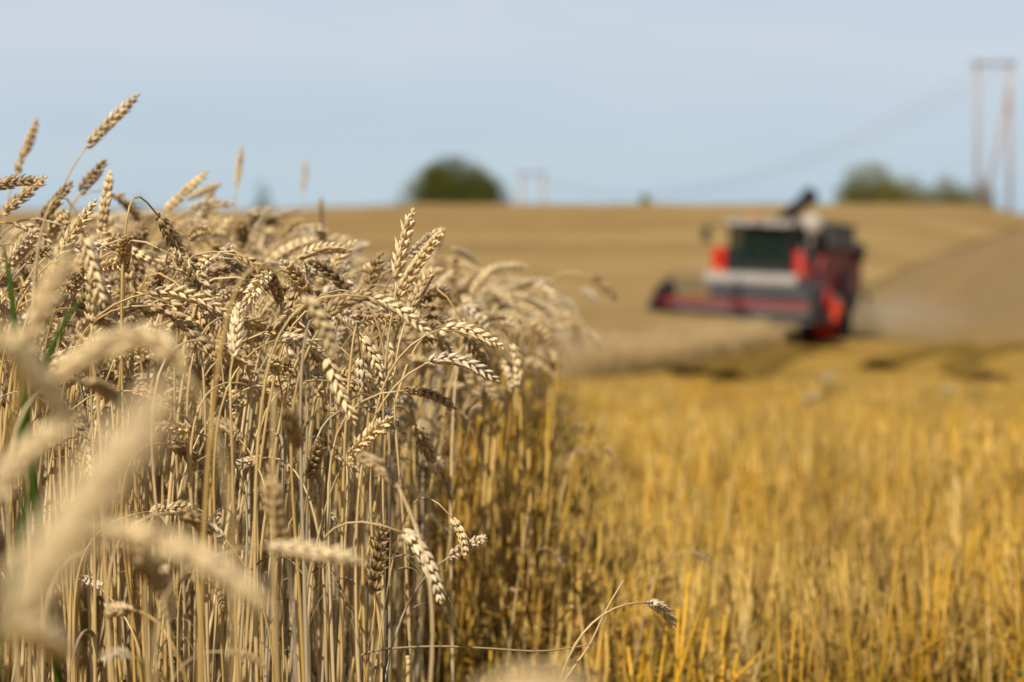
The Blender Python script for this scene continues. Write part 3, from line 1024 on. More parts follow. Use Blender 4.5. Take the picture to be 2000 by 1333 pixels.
for (x, d, vi, s, az, tx, ty), lab in zip(indiv, entries):
    root = empty('wheat_stalk', (x, d, 0))
    root.rotation_euler = (tx, ty, az)
    root.scale = (s, s, s)
    dark = r.random() < .13
    for nm, me in [('stem', protos[vi][0]), ('ear', protos[vi][1])] + [('leaf', q) for q in protos[vi][2]]:
        if nm == 'ear' and dark: me = dark_ear(vi)
        o = bpy.data.objects.new(nm, me)
        COL.objects.link(o)
        o.parent = root
    tag(root, lab, 'wheat stalk')
for o in [o for o in COL.objects if o.get('category') == 'wheat stalk']:
    o['group'] = 'wheat stalks at the front of the crop'

# the mass of the crop behind and beside them
pts = []
r = random.Random(21)


def crop_band(y0, y1, dens, lmargin, rmargin=0.0, hs=1.0, jit=0.08):
    area_n = 0
    n = int(dens * (y1 - y0) * (0.2118 * (y0 + y1) / 2 + lmargin + max(edge(y0), edge(y1))))
    for _ in range(n):
        y = r.uniform(y0, y1)
        lo = -0.2118 * y - lmargin
        e = crop_edge(y) + r.gauss(0, 0.04)
        x = r.uniform(lo, e)
        s = max(.55, min(1.15, r.gauss(hs, jit)))
        if r.random() < .15: s *= r.uniform(.7, .92)
        if x < -0.1 * y - 0.05 and y < 5: s *= 1.04
        vi = r.randrange(len(VAR))
        if y < 5: s = min(s, top_cap(x, y) * r.uniform(.95, 1.04) / VAR[vi]['top'])
        pts.append((x, y, gz(x, y), (r.gauss(0, R(3)), r.gauss(R(2.5), R(3.5)), R(nod_az(r))), (s, s, s), vi))


crop_band(3.2, 3.8, 70, 0.45)
crop_band(3.8, 5.0, 230, 0.6)
crop_band(5, 8, 330, 0.8)
crop_band(8, 15, 260, 0.8)
crop_band(15, 25, 110, 0.6, hs=1.03)
crop_band(25, 40, 45, 0.4, hs=1.05)
# thick fringe along the cut edge
for _ in range(9000):
    y = 5 + 61 * r.random() ** 1.25
    x = crop_edge(y) - abs(r.gauss(0, 0.16 + 0.004 * y)) + r.gauss(0, .03)
    s = max(.6, min(1.12, r.gauss(.98, .09))) * (1 - .32 * sstep(12, 24, y) * sstep(.7, .0, edge(y) - x))
    pts.append((x, y, gz(x, y), (r.gauss(0, R(3)), r.gauss(R(3), R(4)), R(nod_az(r))), (s, s, s), r.randrange(len(VAR))))
for _ in range(230):                      # tangled mass at upper left
    y = r.uniform(3.12, 4.6)
    x = -y * r.uniform(.115, .23)
    vi = r.randrange(len(VAR))
    s = min(r.gauss(1.0, .07), top_cap(x, y) * r.uniform(.93, 1.05) / VAR[vi]['top'])
    pts.append((x, y, 0, (r.gauss(0, R(5)), r.gauss(R(2), R(5)), R(nod_az(r))), (s, s, s), vi))
for _ in range(430):                      # taller stalks farther in; they carry the skyline of the crop
    y = r.uniform(4.3, 7.5)
    x = -y * r.uniform(.055, .225)
    vi = r.randrange(21)
    top = (.83 + .10 * sstep(-.05, -.11, x / y)) * r.uniform(.93, 1.05) + .014 * (y - 4.3)
    s = top / VAR[vi]['top']
    pts.append((x, y, 0, (r.gauss(0, R(4)), r.gauss(R(2), R(4)), R(nod_az(r))), (min(s, 1.25), min(s, 1.25), s), vi))
for _ in range(110):                      # ragged low stalks the cutter missed along the edge
    y = 4.2 + 16 * r.random() ** 1.5
    x = edge(y) + abs(r.gauss(0, .10)) - .04
    s = r.uniform(.3, .72)
    pts.append((x, y, gz(x, y), (r.gauss(0, R(8)), r.gauss(R(4), R(9)), R(nod_az(r))), (s, s, s), r.randrange(len(VAR))))
# outside the left of the frame the crop goes on; it shades the stalks in view
for _ in range(380):
    y = r.uniform(2.6, 3.6)
    x = -0.2118 * y - r.uniform(.26, .9)
    s = r.gauss(.98, .06)
    pts.append((x, y, 0, (r.gauss(0, R(3)), r.gauss(R(2), R(3)), R(nod_az(r))), (s, s, s), r.randrange(len(VAR))))
crop = scatter('standing_wheat', pts, crop_src)
tag(crop, 'dense mass of ripe wheat behind the front stalks along the cut edge', 'wheat field', kind='stuff')

# ------------------------------------------------------------------ stubble
stub_src = bpy.data.collections.new('stubble_shapes')


def straw_geo(rnd, h, x=0, y=0, tilt=None):
    ta = rnd.gauss(0, .10) if tilt is None else tilt
    tb = rnd.gauss(0, .10)
    p0, p1 = v3((x, y, -.01)), v3((x + ta * h, y + tb * h, h))
    rr = rnd.uniform(.0017, .0027)
    V, F = [], []
    n = 6
    for t, k in ((0, 1.1), (.5, 1.0), (.52, 1.2), (.54, 1.0), (1, 1.0)):
        c = p0 * (1 - t) + p1 * t
        for q in range(n):
            a = 2 * math.pi * q / n
            V.append(c + v3((math.cos(a), math.sin(a), 0.25 * math.cos(a) if t == 1 else 0)) * rr * k)
    c = p1 - v3((0, 0, .006))
    for q in range(n):
        a = 2 * math.pi * q / n
        V.append(c + v3((math.cos(a), math.sin(a), 0)) * rr * .7)
    for i in range(5):
        for q in range(n):
            q2 = (q + 1) % n
            F.append((i * n + q, i * n + q2, (i + 1) * n + q2, (i + 1) * n + q))
    F.append(tuple(5 * n + q for q in range(n)))
    return V, F


for i in range(14):
    rnd = random.Random(700 + i)
    V, F, MI, T = [], [], [], []
    for k in range(rnd.randint(5, 9)):
        h = max(.05, rnd.gauss(.18, .06))
        v, f = straw_geo(rnd, h, rnd.gauss(0, .022), rnd.gauss(0, .035), tilt=rnd.gauss(0, .17))
        b = len(V)
        V += [tuple(map(float, p)) for p in v]; F += [tuple(q + b for q in ff) for ff in f]; MI += [0] * len(f)
        T += [rnd.random()] * len(v)
    for k in range(rnd.randint(1, 3)):        # straw lying loose among the cut ends
        v, f = straw_geo(rnd, rnd.uniform(.15, .3), 0, 0, tilt=rnd.choice((-1, 1)) * rnd.uniform(.8, 3.0))
        dx, dy, dz = rnd.gauss(0, .05), rnd.gauss(0, .05), rnd.uniform(.01, .10)
        b = len(V)
        V += [(float(p[0]) * .6 + dx, float(p[1]) + dy, float(p[2]) * .35 + dz) for p in v]; F += [tuple(q + b for q in ff) for ff in f]; MI += [0] * len(f)
        T += [rnd.uniform(.5, 1.3)] * len(v)
    for k in range(rnd.randint(2, 5)):        # torn leaf bits and chaff lying against the straws
        a = rnd.uniform(0, 6.28)
        v, f = leaf_geo(v3((rnd.gauss(0, .02), rnd.gauss(0, .03), rnd.uniform(.01, .12))), (math.cos(a), math.sin(a)), rnd, L=rnd.uniform(.08, .18), w=rnd.uniform(.002, .005), drop=rnd.uniform(.3, 1.0))
        b = len(V)
        V += [tuple(map(float, p)) for p in v]; F += [tuple(q + b for q in ff) for ff in f]; MI += [0] * len(f)
        T += [rnd.random()] * len(v)
    if i % 5 == 0:
        for k in range(9):
            a = rnd.uniform(0, 6.28)
            v, f = leaf_geo(v3((rnd.gauss(0, .03), rnd.gauss(0, .03), 0)), (math.cos(a), math.sin(a)), rnd, L=rnd.uniform(.12, .24), w=rnd.uniform(.003, .006), drop=rnd.uniform(-.2, .3))
            b = len(V)
            V += [tuple(map(float, p)) for p in v]; F += [tuple(q + b for q in ff) for ff in f]; MI += [1] * len(f)
            T += [rnd.random()] * len(v)
    me = bpy.data.meshes.new('stubble_shape')
    me.from_pydata(V, [], F)
    me.materials.append(M['stubble'])
    me.materials.append(M['weed'])
    me.polygons.foreach_set('material_index', MI)
    me.polygons.foreach_set('use_smooth', [True] * len(F))
    a = me.attributes.new('tint', 'FLOAT', 'POINT')
    a.data.foreach_set('value', np.asarray(T, dtype=np.float32))
    stub_src.objects.link(bpy.data.objects.new('stubble_shape_%02d' % i, me))

# wheel tracks as raised strips, flattened straw and its shade painted dark, across the stubble in front of the harvester (px, py of their middle line)


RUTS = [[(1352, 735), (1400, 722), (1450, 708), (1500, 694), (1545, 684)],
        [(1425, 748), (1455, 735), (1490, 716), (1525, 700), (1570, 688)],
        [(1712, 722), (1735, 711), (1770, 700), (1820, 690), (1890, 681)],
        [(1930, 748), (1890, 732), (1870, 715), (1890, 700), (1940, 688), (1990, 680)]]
rut_pts = []
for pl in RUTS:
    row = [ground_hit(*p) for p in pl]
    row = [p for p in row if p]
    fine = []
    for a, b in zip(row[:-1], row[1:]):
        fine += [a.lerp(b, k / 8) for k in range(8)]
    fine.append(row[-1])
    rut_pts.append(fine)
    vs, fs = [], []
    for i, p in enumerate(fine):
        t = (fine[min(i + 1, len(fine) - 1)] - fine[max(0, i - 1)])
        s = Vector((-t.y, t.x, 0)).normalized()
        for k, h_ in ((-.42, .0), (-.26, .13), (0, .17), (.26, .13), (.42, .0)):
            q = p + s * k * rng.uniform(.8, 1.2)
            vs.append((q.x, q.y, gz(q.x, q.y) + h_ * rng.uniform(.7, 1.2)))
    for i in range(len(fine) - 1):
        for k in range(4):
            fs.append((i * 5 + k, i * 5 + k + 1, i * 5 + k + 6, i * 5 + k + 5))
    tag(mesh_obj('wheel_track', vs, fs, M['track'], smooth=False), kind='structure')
RUTALL = np.array([(p.x, p.y) for f in rut_pts for p in f])

spts = []
r = random.Random(44)


def stub_band(y0, y1, dens, big=1.0, under=0.0):
    w = lambda y: 0.2118 * y + 0.5 - edge(y) + under
    n = int(dens * (y1 - y0) * (w(y0) + w(y1)) / 2)
    for _ in range(n):
        y = r.uniform(y0, y1)
        x = edge(y) - under + w(y) * r.random()
        row = round(x / 0.125) * 0.125 + r.gauss(0, .018) if big < 1.6 else x
        x = max(row, edge(y) - under)
        if y > 25 and np.min((RUTALL[:, 0] - x) ** 2 + (RUTALL[:, 1] - y) ** 2) < 0.75 ** 2: continue
        if math.sin(x * 3.1 + 1.3 * math.sin(y * .9)) + math.sin(y * 1.7 + x) > r.uniform(.9, 2.2): continue
        s = r.uniform(.7, 1.2) * (1 if big < 1.6 else 1.05)
        sh = .82 if x < edge(y) + .2 else 1.0
        spts.append((x, y, gz(x, y), (r.gauss(0, .06), r.gauss(0, .06), r.uniform(0, 6.28)), (s * big, s * big, s * sh * min(big, 1.15) * (1 - .5 * sstep(9, 20, y))), r.randrange(14)))


for _ in range(1500):                     # tall uncut stems along the foot of the crop
    y = 4.4 + 17 * r.random() ** 1.35
    x = edge(y) - .08 + abs(r.gauss(0, .15 + .006 * y))
    k = r.uniform(1.2, 2.3) * max(.45, 1 - 1.6 * max(0, x - edge(y)))
    spts.append((x, y, gz(x, y), (r.gauss(0, .07), r.gauss(0, .09), r.uniform(0, 6.28)), (1.1, 1.1, k), r.randrange(14)))
stub_band(4.2, 8, 105, under=.25)
stub_band(8, 16, 80, 1.15, under=.2)
stub_band(16, 25, 40, 1.5, under=.1)
stub_band(25, 36, 12, 1.6)
stub = scatter('stubble', spts, stub_src)
tag(stub, 'golden cut stubble covering the harvested strip right of the standing wheat', 'stubble', kind='stuff')

# the cut straws nearest the camera, each one an object
smesh = []
for i in range(16):
    rnd = random.Random(900 + i)
    V, F = straw_geo(rnd, rnd.uniform(.10, .21))
    smesh.append(mesh_obj('cut_straw', V, F, M['stubble'], link=False))
    o = smesh[-1]
    smesh[-1] = o.data
    bpy.data.objects.remove(o)
r = random.Random(8)
for i in range(300):
    d = 4.5 + 2.0 * r.random() ** 1.2
    x = r.uniform(edge(d) - .02, 0.215 * d)
    x = round(x / .125) * .125 + r.gauss(0, .022)
    if x > 0.22 * d or x < edge(d) - .05: continue
    o = bpy.data.objects.new('cut_straw', smesh[r.randrange(16)])
    o.location = (x, d, 0)
    o.rotation_euler = (r.gauss(0, .05), r.gauss(0, .05), r.uniform(0, 6.28))
    COL.objects.link(o)
    u = 1000 + x / d * FPX
    zone = 'in shade beside the wheat edge' if u < 1130 else 'in sunlit stubble below the harvester' if u > 1600 else 'in sunlit stubble at bottom centre right'
    near = 'near the bottom edge' if d < 5.2 else 'a little farther back'
    tag(o, 'blurred upright cut straw %s, %s' % (zone, near), 'cut straw', 'cut straws standing in the near stubble')


# single straws with a place of their own
def straw_line(name, pix, label, cat, mat, r0=.0022, r1=.0014, to_ground=True):
    pts = [v3(at(*p)) for p in pix]
    base = pts[0].copy()
    if to_ground and base[2] > 0: 
        dirv = nrm(pts[0] - pts[1])
        k = base[2] / max(.2, -dirv[2])
        pts = [pts[0] + dirv * k] + pts
        base = pts[0].copy()
    ctrl = [p - base for p in pts]
    fine = []
    for i in range(len(ctrl) - 1):
        p0, p1, p2, p3 = ctrl[max(0, i - 1)], ctrl[i], ctrl[i + 1], ctrl[min(len(ctrl) - 1, i + 2)]
        for k in range(6):
            t = k / 6
            fine.append(.5 * (2 * p1 + (p2 - p0) * t + (2 * p0 - 5 * p1 + 4 * p2 - p3) * t * t + (3 * p1 - p0 - 3 * p2 + p3) * t ** 3))
    fine.append(ctrl[-1])
    V, F = tube_geo(fine, [r0 + (r1 - r0) * i / (len(fine) - 1) for i in range(len(fine))], 7)
    o = mesh_obj(name, V, F, mat)
    o.location = base
    return tag(o, label, cat)


straw_line('broken_straw', [(694, 1285, 2.98), (740, 1270, 2.99), (840, 1263, 3.0), (940, 1266, 3.01), (1040, 1272, 3.02), (1100, 1268, 3.03), (1158, 1258, 3.04)],
           'long thin straw bent over level across the stubble at the bottom centre', 'straw', M['leaf'], .0017, .0009, to_ground=False)
straw_line('broken_straw', [(1108, 1322, 3.05), (1150, 1262, 3.06), (1185, 1190, 3.07), (1218, 1134, 3.08)],
           'bare leaning straw with cut tip beside the lone nodding ear over the stubble', 'straw', M['stem'], .0019, .0013)
straw_line('broken_straw', [(760, 1010, 3.02), (762, 950, 3.02), (759, 888, 3.02)],
           'dark short broken stem standing up at the crop edge under the thick nodding ear', 'straw', M['bark'], .0018, .0016)
straw_line('broken_straw', [(797, 1333, 2.95), (797, 1300, 2.95), (796, 1281, 2.95)],
           'stout cut straw end at the bottom edge below the ragged brown ear', 'straw', M['stem'], .003, .003)


# green blades among the wheat at far left
def blade(pix, w, label):
    """a curved grass blade, folded along its middle, with thickness"""
    pts = [v3(at(*p)) for p in pix]
    dirv = nrm(pts[0] - pts[1])
    dirv[2] = min(dirv[2], -.5)
    root = pts[0] + dirv * (pts[0][2] / -dirv[2])
    root[2] = 0
    root[1] += .35
    pts = [root, (root + pts[0]) / 2] + pts
    V, F = [], []
    n = 18
    c = curve_pts([p - root for p in pts], n) if len(pts) < 5 else curve_pts([p - root for p in pts], n)
    for i, p in enumerate(c):
        t = i / (n - 1)
        tg = nrm(c[min(n - 1, i + 1)] - c[max(0, i - 1)])
        s = nrm(np.cross(tg, v3((0.25, 1, 0.1))))
        up = np.cross(s, tg)
        ww = w * (1 - t ** 3) * (.5 + .5 * min(1, t * 3)) + .0003
        V += [p - s * ww, p + up * ww * .4, p + s * ww, p + up * (ww * .4 - .0008)]
    for i in range(n - 1):
        a, b = i * 4, i * 4 + 4
        F += [(a, a + 1, b + 1, b), (a + 1, a + 2, b + 2, b + 1), (a + 2, a + 3, b + 3, b + 2), (a + 3, a, b, b + 3)]
    o = mesh_obj('grass_blade', V, F, M['green'])
    o.location = root
    return tag(o, label, 'grass blade', 'green blades in the wheat')


blade([(30, 690, 2.4), (28, 610, 2.4), (22, 540, 2.4), (4, 470, 2.4)], .0048, 'upright green grass blade at the left picture edge among the wheat')
blade([(70, 725, 2.25), (95, 665, 2.25), (125, 620, 2.25), (180, 560, 2.25)], .0042, 'green grass blade slanting up right between the big blurred ears')
blade([(45, 960, 1.7), (70, 870, 1.7), (110, 770, 1.7)], .0036, 'dull green blurred blade behind the yellowish bending ear at left')


# ------------------------------------------------------------------ weeds in the stubble
def weed(px, py, h, label, flower=False, seed=0):
    g = ground_hit(px, py)
    rnd = random.Random(seed)
    root = empty('weed_plant', g)
    mb, lb, fb = MB(), MB(), MB()
    for k in range(7):
        a, l = rnd.uniform(0, 6.28), h * rnd.uniform(.6, 1.05)
        tipp = Vector((math.cos(a) * l * .35, math.sin(a) * l * .35, l))
        mb.tube([(0, 0, 0), tipp * .5 + Vector((0, 0, .05 * h)), tipp], [.004, .003, .002], 5)
        for q in range(8):
            t = rnd.uniform(.15, 1)
            p = tipp * t
            b = rnd.uniform(0, 6.28)
            dv = Vector((math.cos(b), math.sin(b), rnd.uniform(-.2, .7))).normalized() * h * rnd.uniform(.12, .28)
            sd_ = dv.cross(Vector((0, 0, 1))).normalized() * h * .045
            lb.add([p, p + dv * .5 + sd_, p + dv, p + dv * .5 - sd_ + Vector((0, 0, .004))], [(0, 1, 2), (0, 2, 3)])
        if flower:
            for q in range(2):
                c = tipp + Vector((rnd.gauss(0, .03), rnd.gauss(0, .03), rnd.uniform(-.01, .03)))
                fb.lathe([(-.006, .004), (0, .013), (.006, .014), (.010, .006)], c, 'Z', 8)
    mb.build('stem', M['weed'], root)
    lb.build('foliage', M['weed'], root)
    if flower: fb.build('flower', M['flower'], root)
    return tag(root, label, 'weed', 'weeds in the stubble')


weed(1612, 800, .34, 'pale flowering weed in the stubble below the red wheel', True, 1)
weed(1640, 790, .24, 'green weed just right of the pale flowering weed', False, 2)
weed(1585, 815, .22, 'greyish green weed just left of the pale flowering weed', True, 3)
weed(1800, 795, .22, 'yellow green weed in the stubble under the right wheel ruts', False, 4)
weed(1905, 810, .26, 'green weed in the stubble near the right picture edge', False, 5)
weed(1855, 796, .20, 'pale small weed between the two green weeds at the right', True, 6)
weed(1095, 842, .25, 'green weed in shade close to the standing wheat edge', False, 7)
weed(985, 915, .17, 'dark green weed at the foot of the wheat edge, nearest of the weeds in shade', False, 8)
weed(1250, 1240, .13, 'low dark green weed in the stubble above the lone nodding ear', False, 9)
weed(1345, 738, .26, 'green weed patch where the wheat edge meets the wheel rut', False, 10)
weed(1900, 1090, .14, 'low green weed in the near stubble at right', False, 11)
weed(1715, 1060, .13, 'small green weed left of the low weed in near stubble', False, 12)
weed(1110, 1130, .12, 'low green weed in the shaded strip right of the small sharp ear', False, 13)


# ------------------------------------------------------------------ bushes and trees on the skyline
def bush(loc, rx, ry, hz, mat, label, seed, lobes=9, leaf=.3, n=5200, trunk=.9, group='bushes along the skyline', name='bush'):
    rnd = random.Random(seed)
    root = empty(name, loc)
    tb = MB()
    tops = []
    for k in range(5):
        a = rnd.uniform(0, 6.28)
        p = Vector((math.cos(a) * rx * .45 * rnd.random(), math.sin(a) * ry * .45 * rnd.random(), hz * rnd.uniform(.45, .75)))
        tb.tube([(rnd.gauss(0, .1), rnd.gauss(0, .1), -.6), p * .45 + Vector((0, 0, .15 * hz)), p], [.2, .13, .05], 7)
    tb.build('trunk', M['bark'], root, smooth=True)
    cl = []
    cl.append((Vector((rx * .08, 0, hz * .46)), Vector((rx * .60, ry * .7, hz * .50)), .5))
    cl.append((Vector((-rx * .40, 0, hz * .33)), Vector((rx * .56, ry * .6, hz * .36)), .4))
    cl.append((Vector((rx * .4, 0, hz * .34)), Vector((rx * .5, ry * .6, hz * .36)), .7))
    lobes += 3
    for k in range(lobes - 3):
        a, q = rnd.uniform(0, 6.28), math.sqrt(rnd.random()) * .72
        hh = (1 - q * q * .75) * hz
        cr = rnd.uniform(.20, .46)
        cl.append((Vector((math.cos(a) * rx * q, math.sin(a) * ry * q, hh * rnd.uniform(.42, .68))), Vector((rx * cr, ry * cr, hz * cr * 1.0)), rnd.random()))
    V, F, T = [], [], []
    wts = [q[1].x * q[1].z for q in cl]
    wts[0] *= 2.2
    for i in range(n):
        c, rad, tone = rnd.choices(cl, wts)[0]
        u = Vector((rnd.gauss(0, 1), rnd.gauss(0, 1), rnd.gauss(0, 1))).normalized() * (rnd.random() ** .33) * rnd.choice((1, 1, 1, 1.12))
        p = c + Vector((u.x * rad.x, u.y * rad.y, u.z * rad.z))
        if p.z < trunk * .1: p.z = trunk * .1 + rnd.random() * .4
        a = Vector((rnd.gauss(0, 1), rnd.gauss(0, 1), rnd.gauss(0, 1))).normalized()
        b = a.orthogonal().normalized()
        s = leaf * rnd.uniform(.5, 1.1)
        k = len(V)
        V += [p - a * s * .5, p + b * s * .28, p + a * s * .5, p - b * s * .28]
        F.append((k, k + 1, k + 2, k + 3))
        T += [min(1, max(0, tone * .6 + rnd.random() * .4))] * 4
    mesh_obj('crown', V, F, mat, root, smooth=False, cols=T)
    return tag(root, label, 'bush' if name == 'bush' else 'tree', group)


def on_hill(px, d):
    x = (px - 1000) / FPX * d
    return Vector((x, d, gz(x, d)))


bush(on_hill(880, 212), 5.1, 3.4, 6.5, M['crown_dark'], 'large dark green bush alone on the skyline left of centre', 3, lobes=14, n=15000, leaf=.36)
bush(on_hill(515, 236), 1.7, 1.6, 7.2, M['crown_dark'], 'small hazy tree on the skyline above the left wheat', 4, lobes=6, n=1500, name='skyline_tree')
bush(on_hill(272, 240), 1.5, 1.4, 6.6, M['crown_dark'], 'faint small tree mostly hidden behind the wheat at far left', 5, lobes=6, n=1200, name='skyline_tree')
bush(on_hill(1262, 208), .9, .8, 2.6, M['crown_olive'], 'tiny low bush on the skyline between the harvester and the far pole', 6, lobes=4, n=600)
bush(on_hill(1702, 208), 3.1, 2.2, 5.6, M['crown_olive'], 'rounded olive bush on the skyline right of the harvester', 7, lobes=9, n=4200)
bush(on_hill(1662, 209), 1.6, 1.5, 4.3, M['crown_olive'], 'low olive bush at the left end of the right hedge', 8, lobes=6, n=1600)
bush(on_hill(1775, 210), 2.2, 1.8, 4.6, M['crown_olive'], 'low olive bush in the middle of the right hedge', 9, lobes=6, n=2200)
bush(on_hill(1838, 210), 2.2, 1.8, 4.7, M['crown_olive'], 'olive bush left of the near power line pole', 10, lobes=7, n=2400)
bush(on_hill(1738, 209), 2.0, 1.6, 4.5, M['crown_olive'], 'low olive bush right beside the rounded olive bush', 12, lobes=6, n=2200)
bush(on_hill(1872, 210), 1.9, 1.6, 4.4, M['crown_olive'], 'low olive bush touching the near pole on its left', 13, lobes=6, n=2200)
bush(on_hill(1915, 211), 1.8, 1.6, 5.2, M['crown_dark'], 'dark bush standing behind the legs of the near power line pole', 11, lobes=6, n=2000)


# ------------------------------------------------------------------ power line
def pole(base_l, base_r, top_z, label, brace=True, k=1.0):
    c = (base_l + base_r) / 2
    root = empty('power_pole', c)
    wl, wr = base_l - c, base_r - c
    H_ = top_z - c.z
    for w in (wl, wr):
        MB().tube([(w.x, w.y, w.z - 1.0), (w.x * .98, w.y, H_ * .5), (w.x * .96, w.y, H_)], [.20 * k, .18 * k, .16 * k], 12).build('leg', M['wood'], root, smooth=True)
    half = abs(wr.x) + .45
    MB().box((0, -.21, H_ - .35), (half * 2, .14, .24)).box((0, .21, H_ - .35), (half * 2, .14, .24)).build('crossarm', M['cable'], root, bevel=.01)
    if brace:
        MB().tube([(wl.x + .35, -.14, .3), (wr.x * .96 - .12, -.14, H_ * .76)], [.19, .17], 10).build('brace', M['wood'], root, smooth=True)
        MB().box((wr.x * .95 - .1, -.3, H_ * .755), (.36, .26, 1.5)).build('sleeve', M['wood_brown'], root, bevel=.03)
    tips = []
    for k in (-1, 0, 1):
        x = k * half * .82
        ins = MB().lathe([(0, .03), (.05, .09), (.12, .05), (.17, .09), (.24, .05), (.29, .08), (.36, .03)], (x, -.21, H_ - .83), 'Z', 12)
        ins.build('insulator', M['insul'], root, smooth=True)
        tips.append(c + Vector((x, -.21, H_ - .85)))
    tag(root, label, 'power pole', 'poles of the power line')
    return tips


bl, br = at(1908, 412, 194), at(1972, 412, 194)
for b in (bl, br): b.z = gz(b.x, b.y) - .1
t1 = pole(bl, br, at(0, 116, 194).z, 'near tall two legged timber power pole with slanting brace at the right')
bl, br = at(1017, 412, 330), at(1062, 412, 330)
zb = gz(bl.x, 330)
bl.z = br.z = zb
t2 = pole(bl, br, at(0, 334, 330).z, 'far small two legged power pole rising behind the hill crest', brace=False, k=1.5)
for i, (a, b) in enumerate(zip(t1, t2)):
    pts_ = []
    for k in range(41):
        t = k / 40
        p = a.lerp(b, t)
        p.z -= 4 * 5.6 * t * (1 - t)
        pts_.append(p - a)
    o = MB().tube(pts_, .02, 6).build('power_cable', M['cable'], smooth=True)
    o.location = a
    tag(o, ['leftmost sagging cable from the near pole to the far pole', 'middle sagging cable from the near pole to the far pole', 'rightmost sagging cable from the near pole to the far pole'][i], 'power cable', 'cables of the power line')
    n = Vector((a.x + 40, a.y - 130, a.z + 3))
    pts_ = []
    for k in range(31):
        t = k / 30
        p = a.lerp(n, t)
        p.z -= 4 * 4.0 * t * (1 - t)
        pts_.append(p - a)

# ------------------------------------------------------------------ combine harvester
# local frame: origin on the ground under the front axle, -y forward, x to its left, z up
hx, hy = 7.42, 70.0
YAW = -23
comb = empty('combine_harvester', (hx, hy, gz(hx, hy) + .0))
comb.rotation_euler = (0, R(3.0), R(YAW))
tag(comb, 'red and white combine harvester cutting towards the camera with its header raised in the wheat', 'combine harvester')


def part(name, mb, mat, bevel=.02, parent=comb, smooth=False):
    return mb.build(name, M[mat], parent, bevel=bevel, smooth=smooth)


# chassis and body
part('body', MB().prism([(-.9, .95), (-.9, 1.9), (.4, 2.75), (3.9, 2.75), (4.9, 2.35), (5.3, 1.6), (4.9, .95), (1.0, .75)], -1.25, 1.25), 'grey', .04)
sp = part('side_panel', MB().prism([(.55, 1.55), (.25, 2.1), (.6, 2.72), (4.0, 2.72), (4.75, 2.35), (4.85, 1.75), (3.6, 1.5)], 1.262, 1.40), 'maroon', .03)
part('louvre', MB().box((1.42, 3.2, 2.15), (.04, .9, .06)).box((1.42, 3.2, 2.3), (.04, .9, .06)).box((1.42, 3.2, 2.0), (.04, .9, .06)), 'black', 0, sp)
part('side_panel', MB().prism([(.55, 1.55), (.25, 2.1), (.6, 2.72), (4.0, 2.72), (4.75, 2.35), (4.85, 1.75), (3.6, 1.5)], -1.40, -1.262), 'maroon', .03)
part('engine_cover', MB().prism([(3.2, 2.75), (3.3, 3.15), (4.4, 3.05), (4.85, 2.72)], -1.0, 1.3), 'maroon', .05)
part('air_intake', MB().lathe([(0, .30), (.28, .30), (.32, .24), (.34, .0001)], (1.30, 4.05, 2.72), 'X'), 'black', 0, smooth=False)
part('grain_tank', MB().prism([(.55, 2.74), (.40, 3.38), (3.0, 3.38), (3.0, 2.74)], -1.15, 1.62).box((.22, 1.7, 3.44), (2.9, 2.7, .1)), 'grey', .04)
part('straw_hood', MB().prism([(4.8, 2.3), (5.8, 1.9), (6.0, 1.1), (5.2, 1.0)], -.95, .95), 'maroon', .04)
part('lower_guard', MB().prism([(.7, .95), (.9, 1.45), (3.4, 1.45), (3.2, 1.0)], 1.27, 1.36), 'steel', .02)
part('belt_drive', MB().lathe([(0, .34), (.05, .34), (.06, .28), (.10, .28), (.11, .34), (.15, .34)], (1.38, 2.5, 1.72), 'X').lathe([(0, .22), (.05, .22), (.1, .17), (.15, .22)], (1.38, 3.3, 1.25), 'X'), 'black', 0)
# cab
cab = part('cab', MB().box((-.02, -.35, 1.97), (1.95, 1.75, .14)).box((-.02, .49, 2.64), (1.85, .08, 1.25))
           .box((-.93, -1.16, 2.64), (.07, .08, 1.28), (R(4), 0, 0)).box((.89, -1.16, 2.64), (.07, .08, 1.28), (R(4), 0, 0))
           .box((-.93, .42, 2.64), (.08, .10, 1.23)).box((.89, .42, 2.64), (.08, .10, 1.23)).box((.89, -.3, 2.64), (.05, .06, 1.23)), 'black', .012)
part('windscreen', MB().box((-.02, -1.17, 2.64), (1.76, .02, 1.24), (R(4), 0, 0)), 'glass', 0, cab)
part('side_window', MB().box((.90, -.35, 2.64), (.02, 1.5, 1.22)), 'glass', 0, cab)
part('side_window', MB().box((-.94, -.35, 2.64), (.02, 1.5, 1.22)), 'glass', 0, cab)
rf = part('roof', MB().box((-.02, -.42, 3.33), (2.15, 2.1, .16), None, .95).box((-.02, -.42, 3.43), (1.9, 1.8, .07)), 'roof', .05, cab)
for x in (-.75, -.35, .35, .7):
    part('work_lamp', MB().lathe([(0, .075), (-.06, .085), (-.07, .07)], (x, -1.46, 3.30), 'Y', 14), 'lamp', 0, rf)
part('beacon', MB().lathe([(0, .08), (.12, .075), (.17, .03)], (-.75, .2, 3.46), 'Z', 14), 'orange', 0, rf)
part('seat', MB().box((-.05, .0, 2.35), (.52, .5, .14)).box((-.05, .27, 2.75), (.5, .13, .75), (R(-8), 0, 0)).box((-.05, .30, 3.1), (.3, .1, .16)), 'black', .04, cab)
part('steering_column', MB().tube([(-.05, -.75, 2.05), (-.05, -.55, 2.6)], .05, 8).lathe([(-.015, .20), (.015, .22), (.02, .18)], (-.05, -.54, 2.62), 'Z', 20), 'grey', 0, cab)
part('control_console', MB().box((.42, -.1, 2.35), (.25, .7, .55)), 'grey', .04, cab)
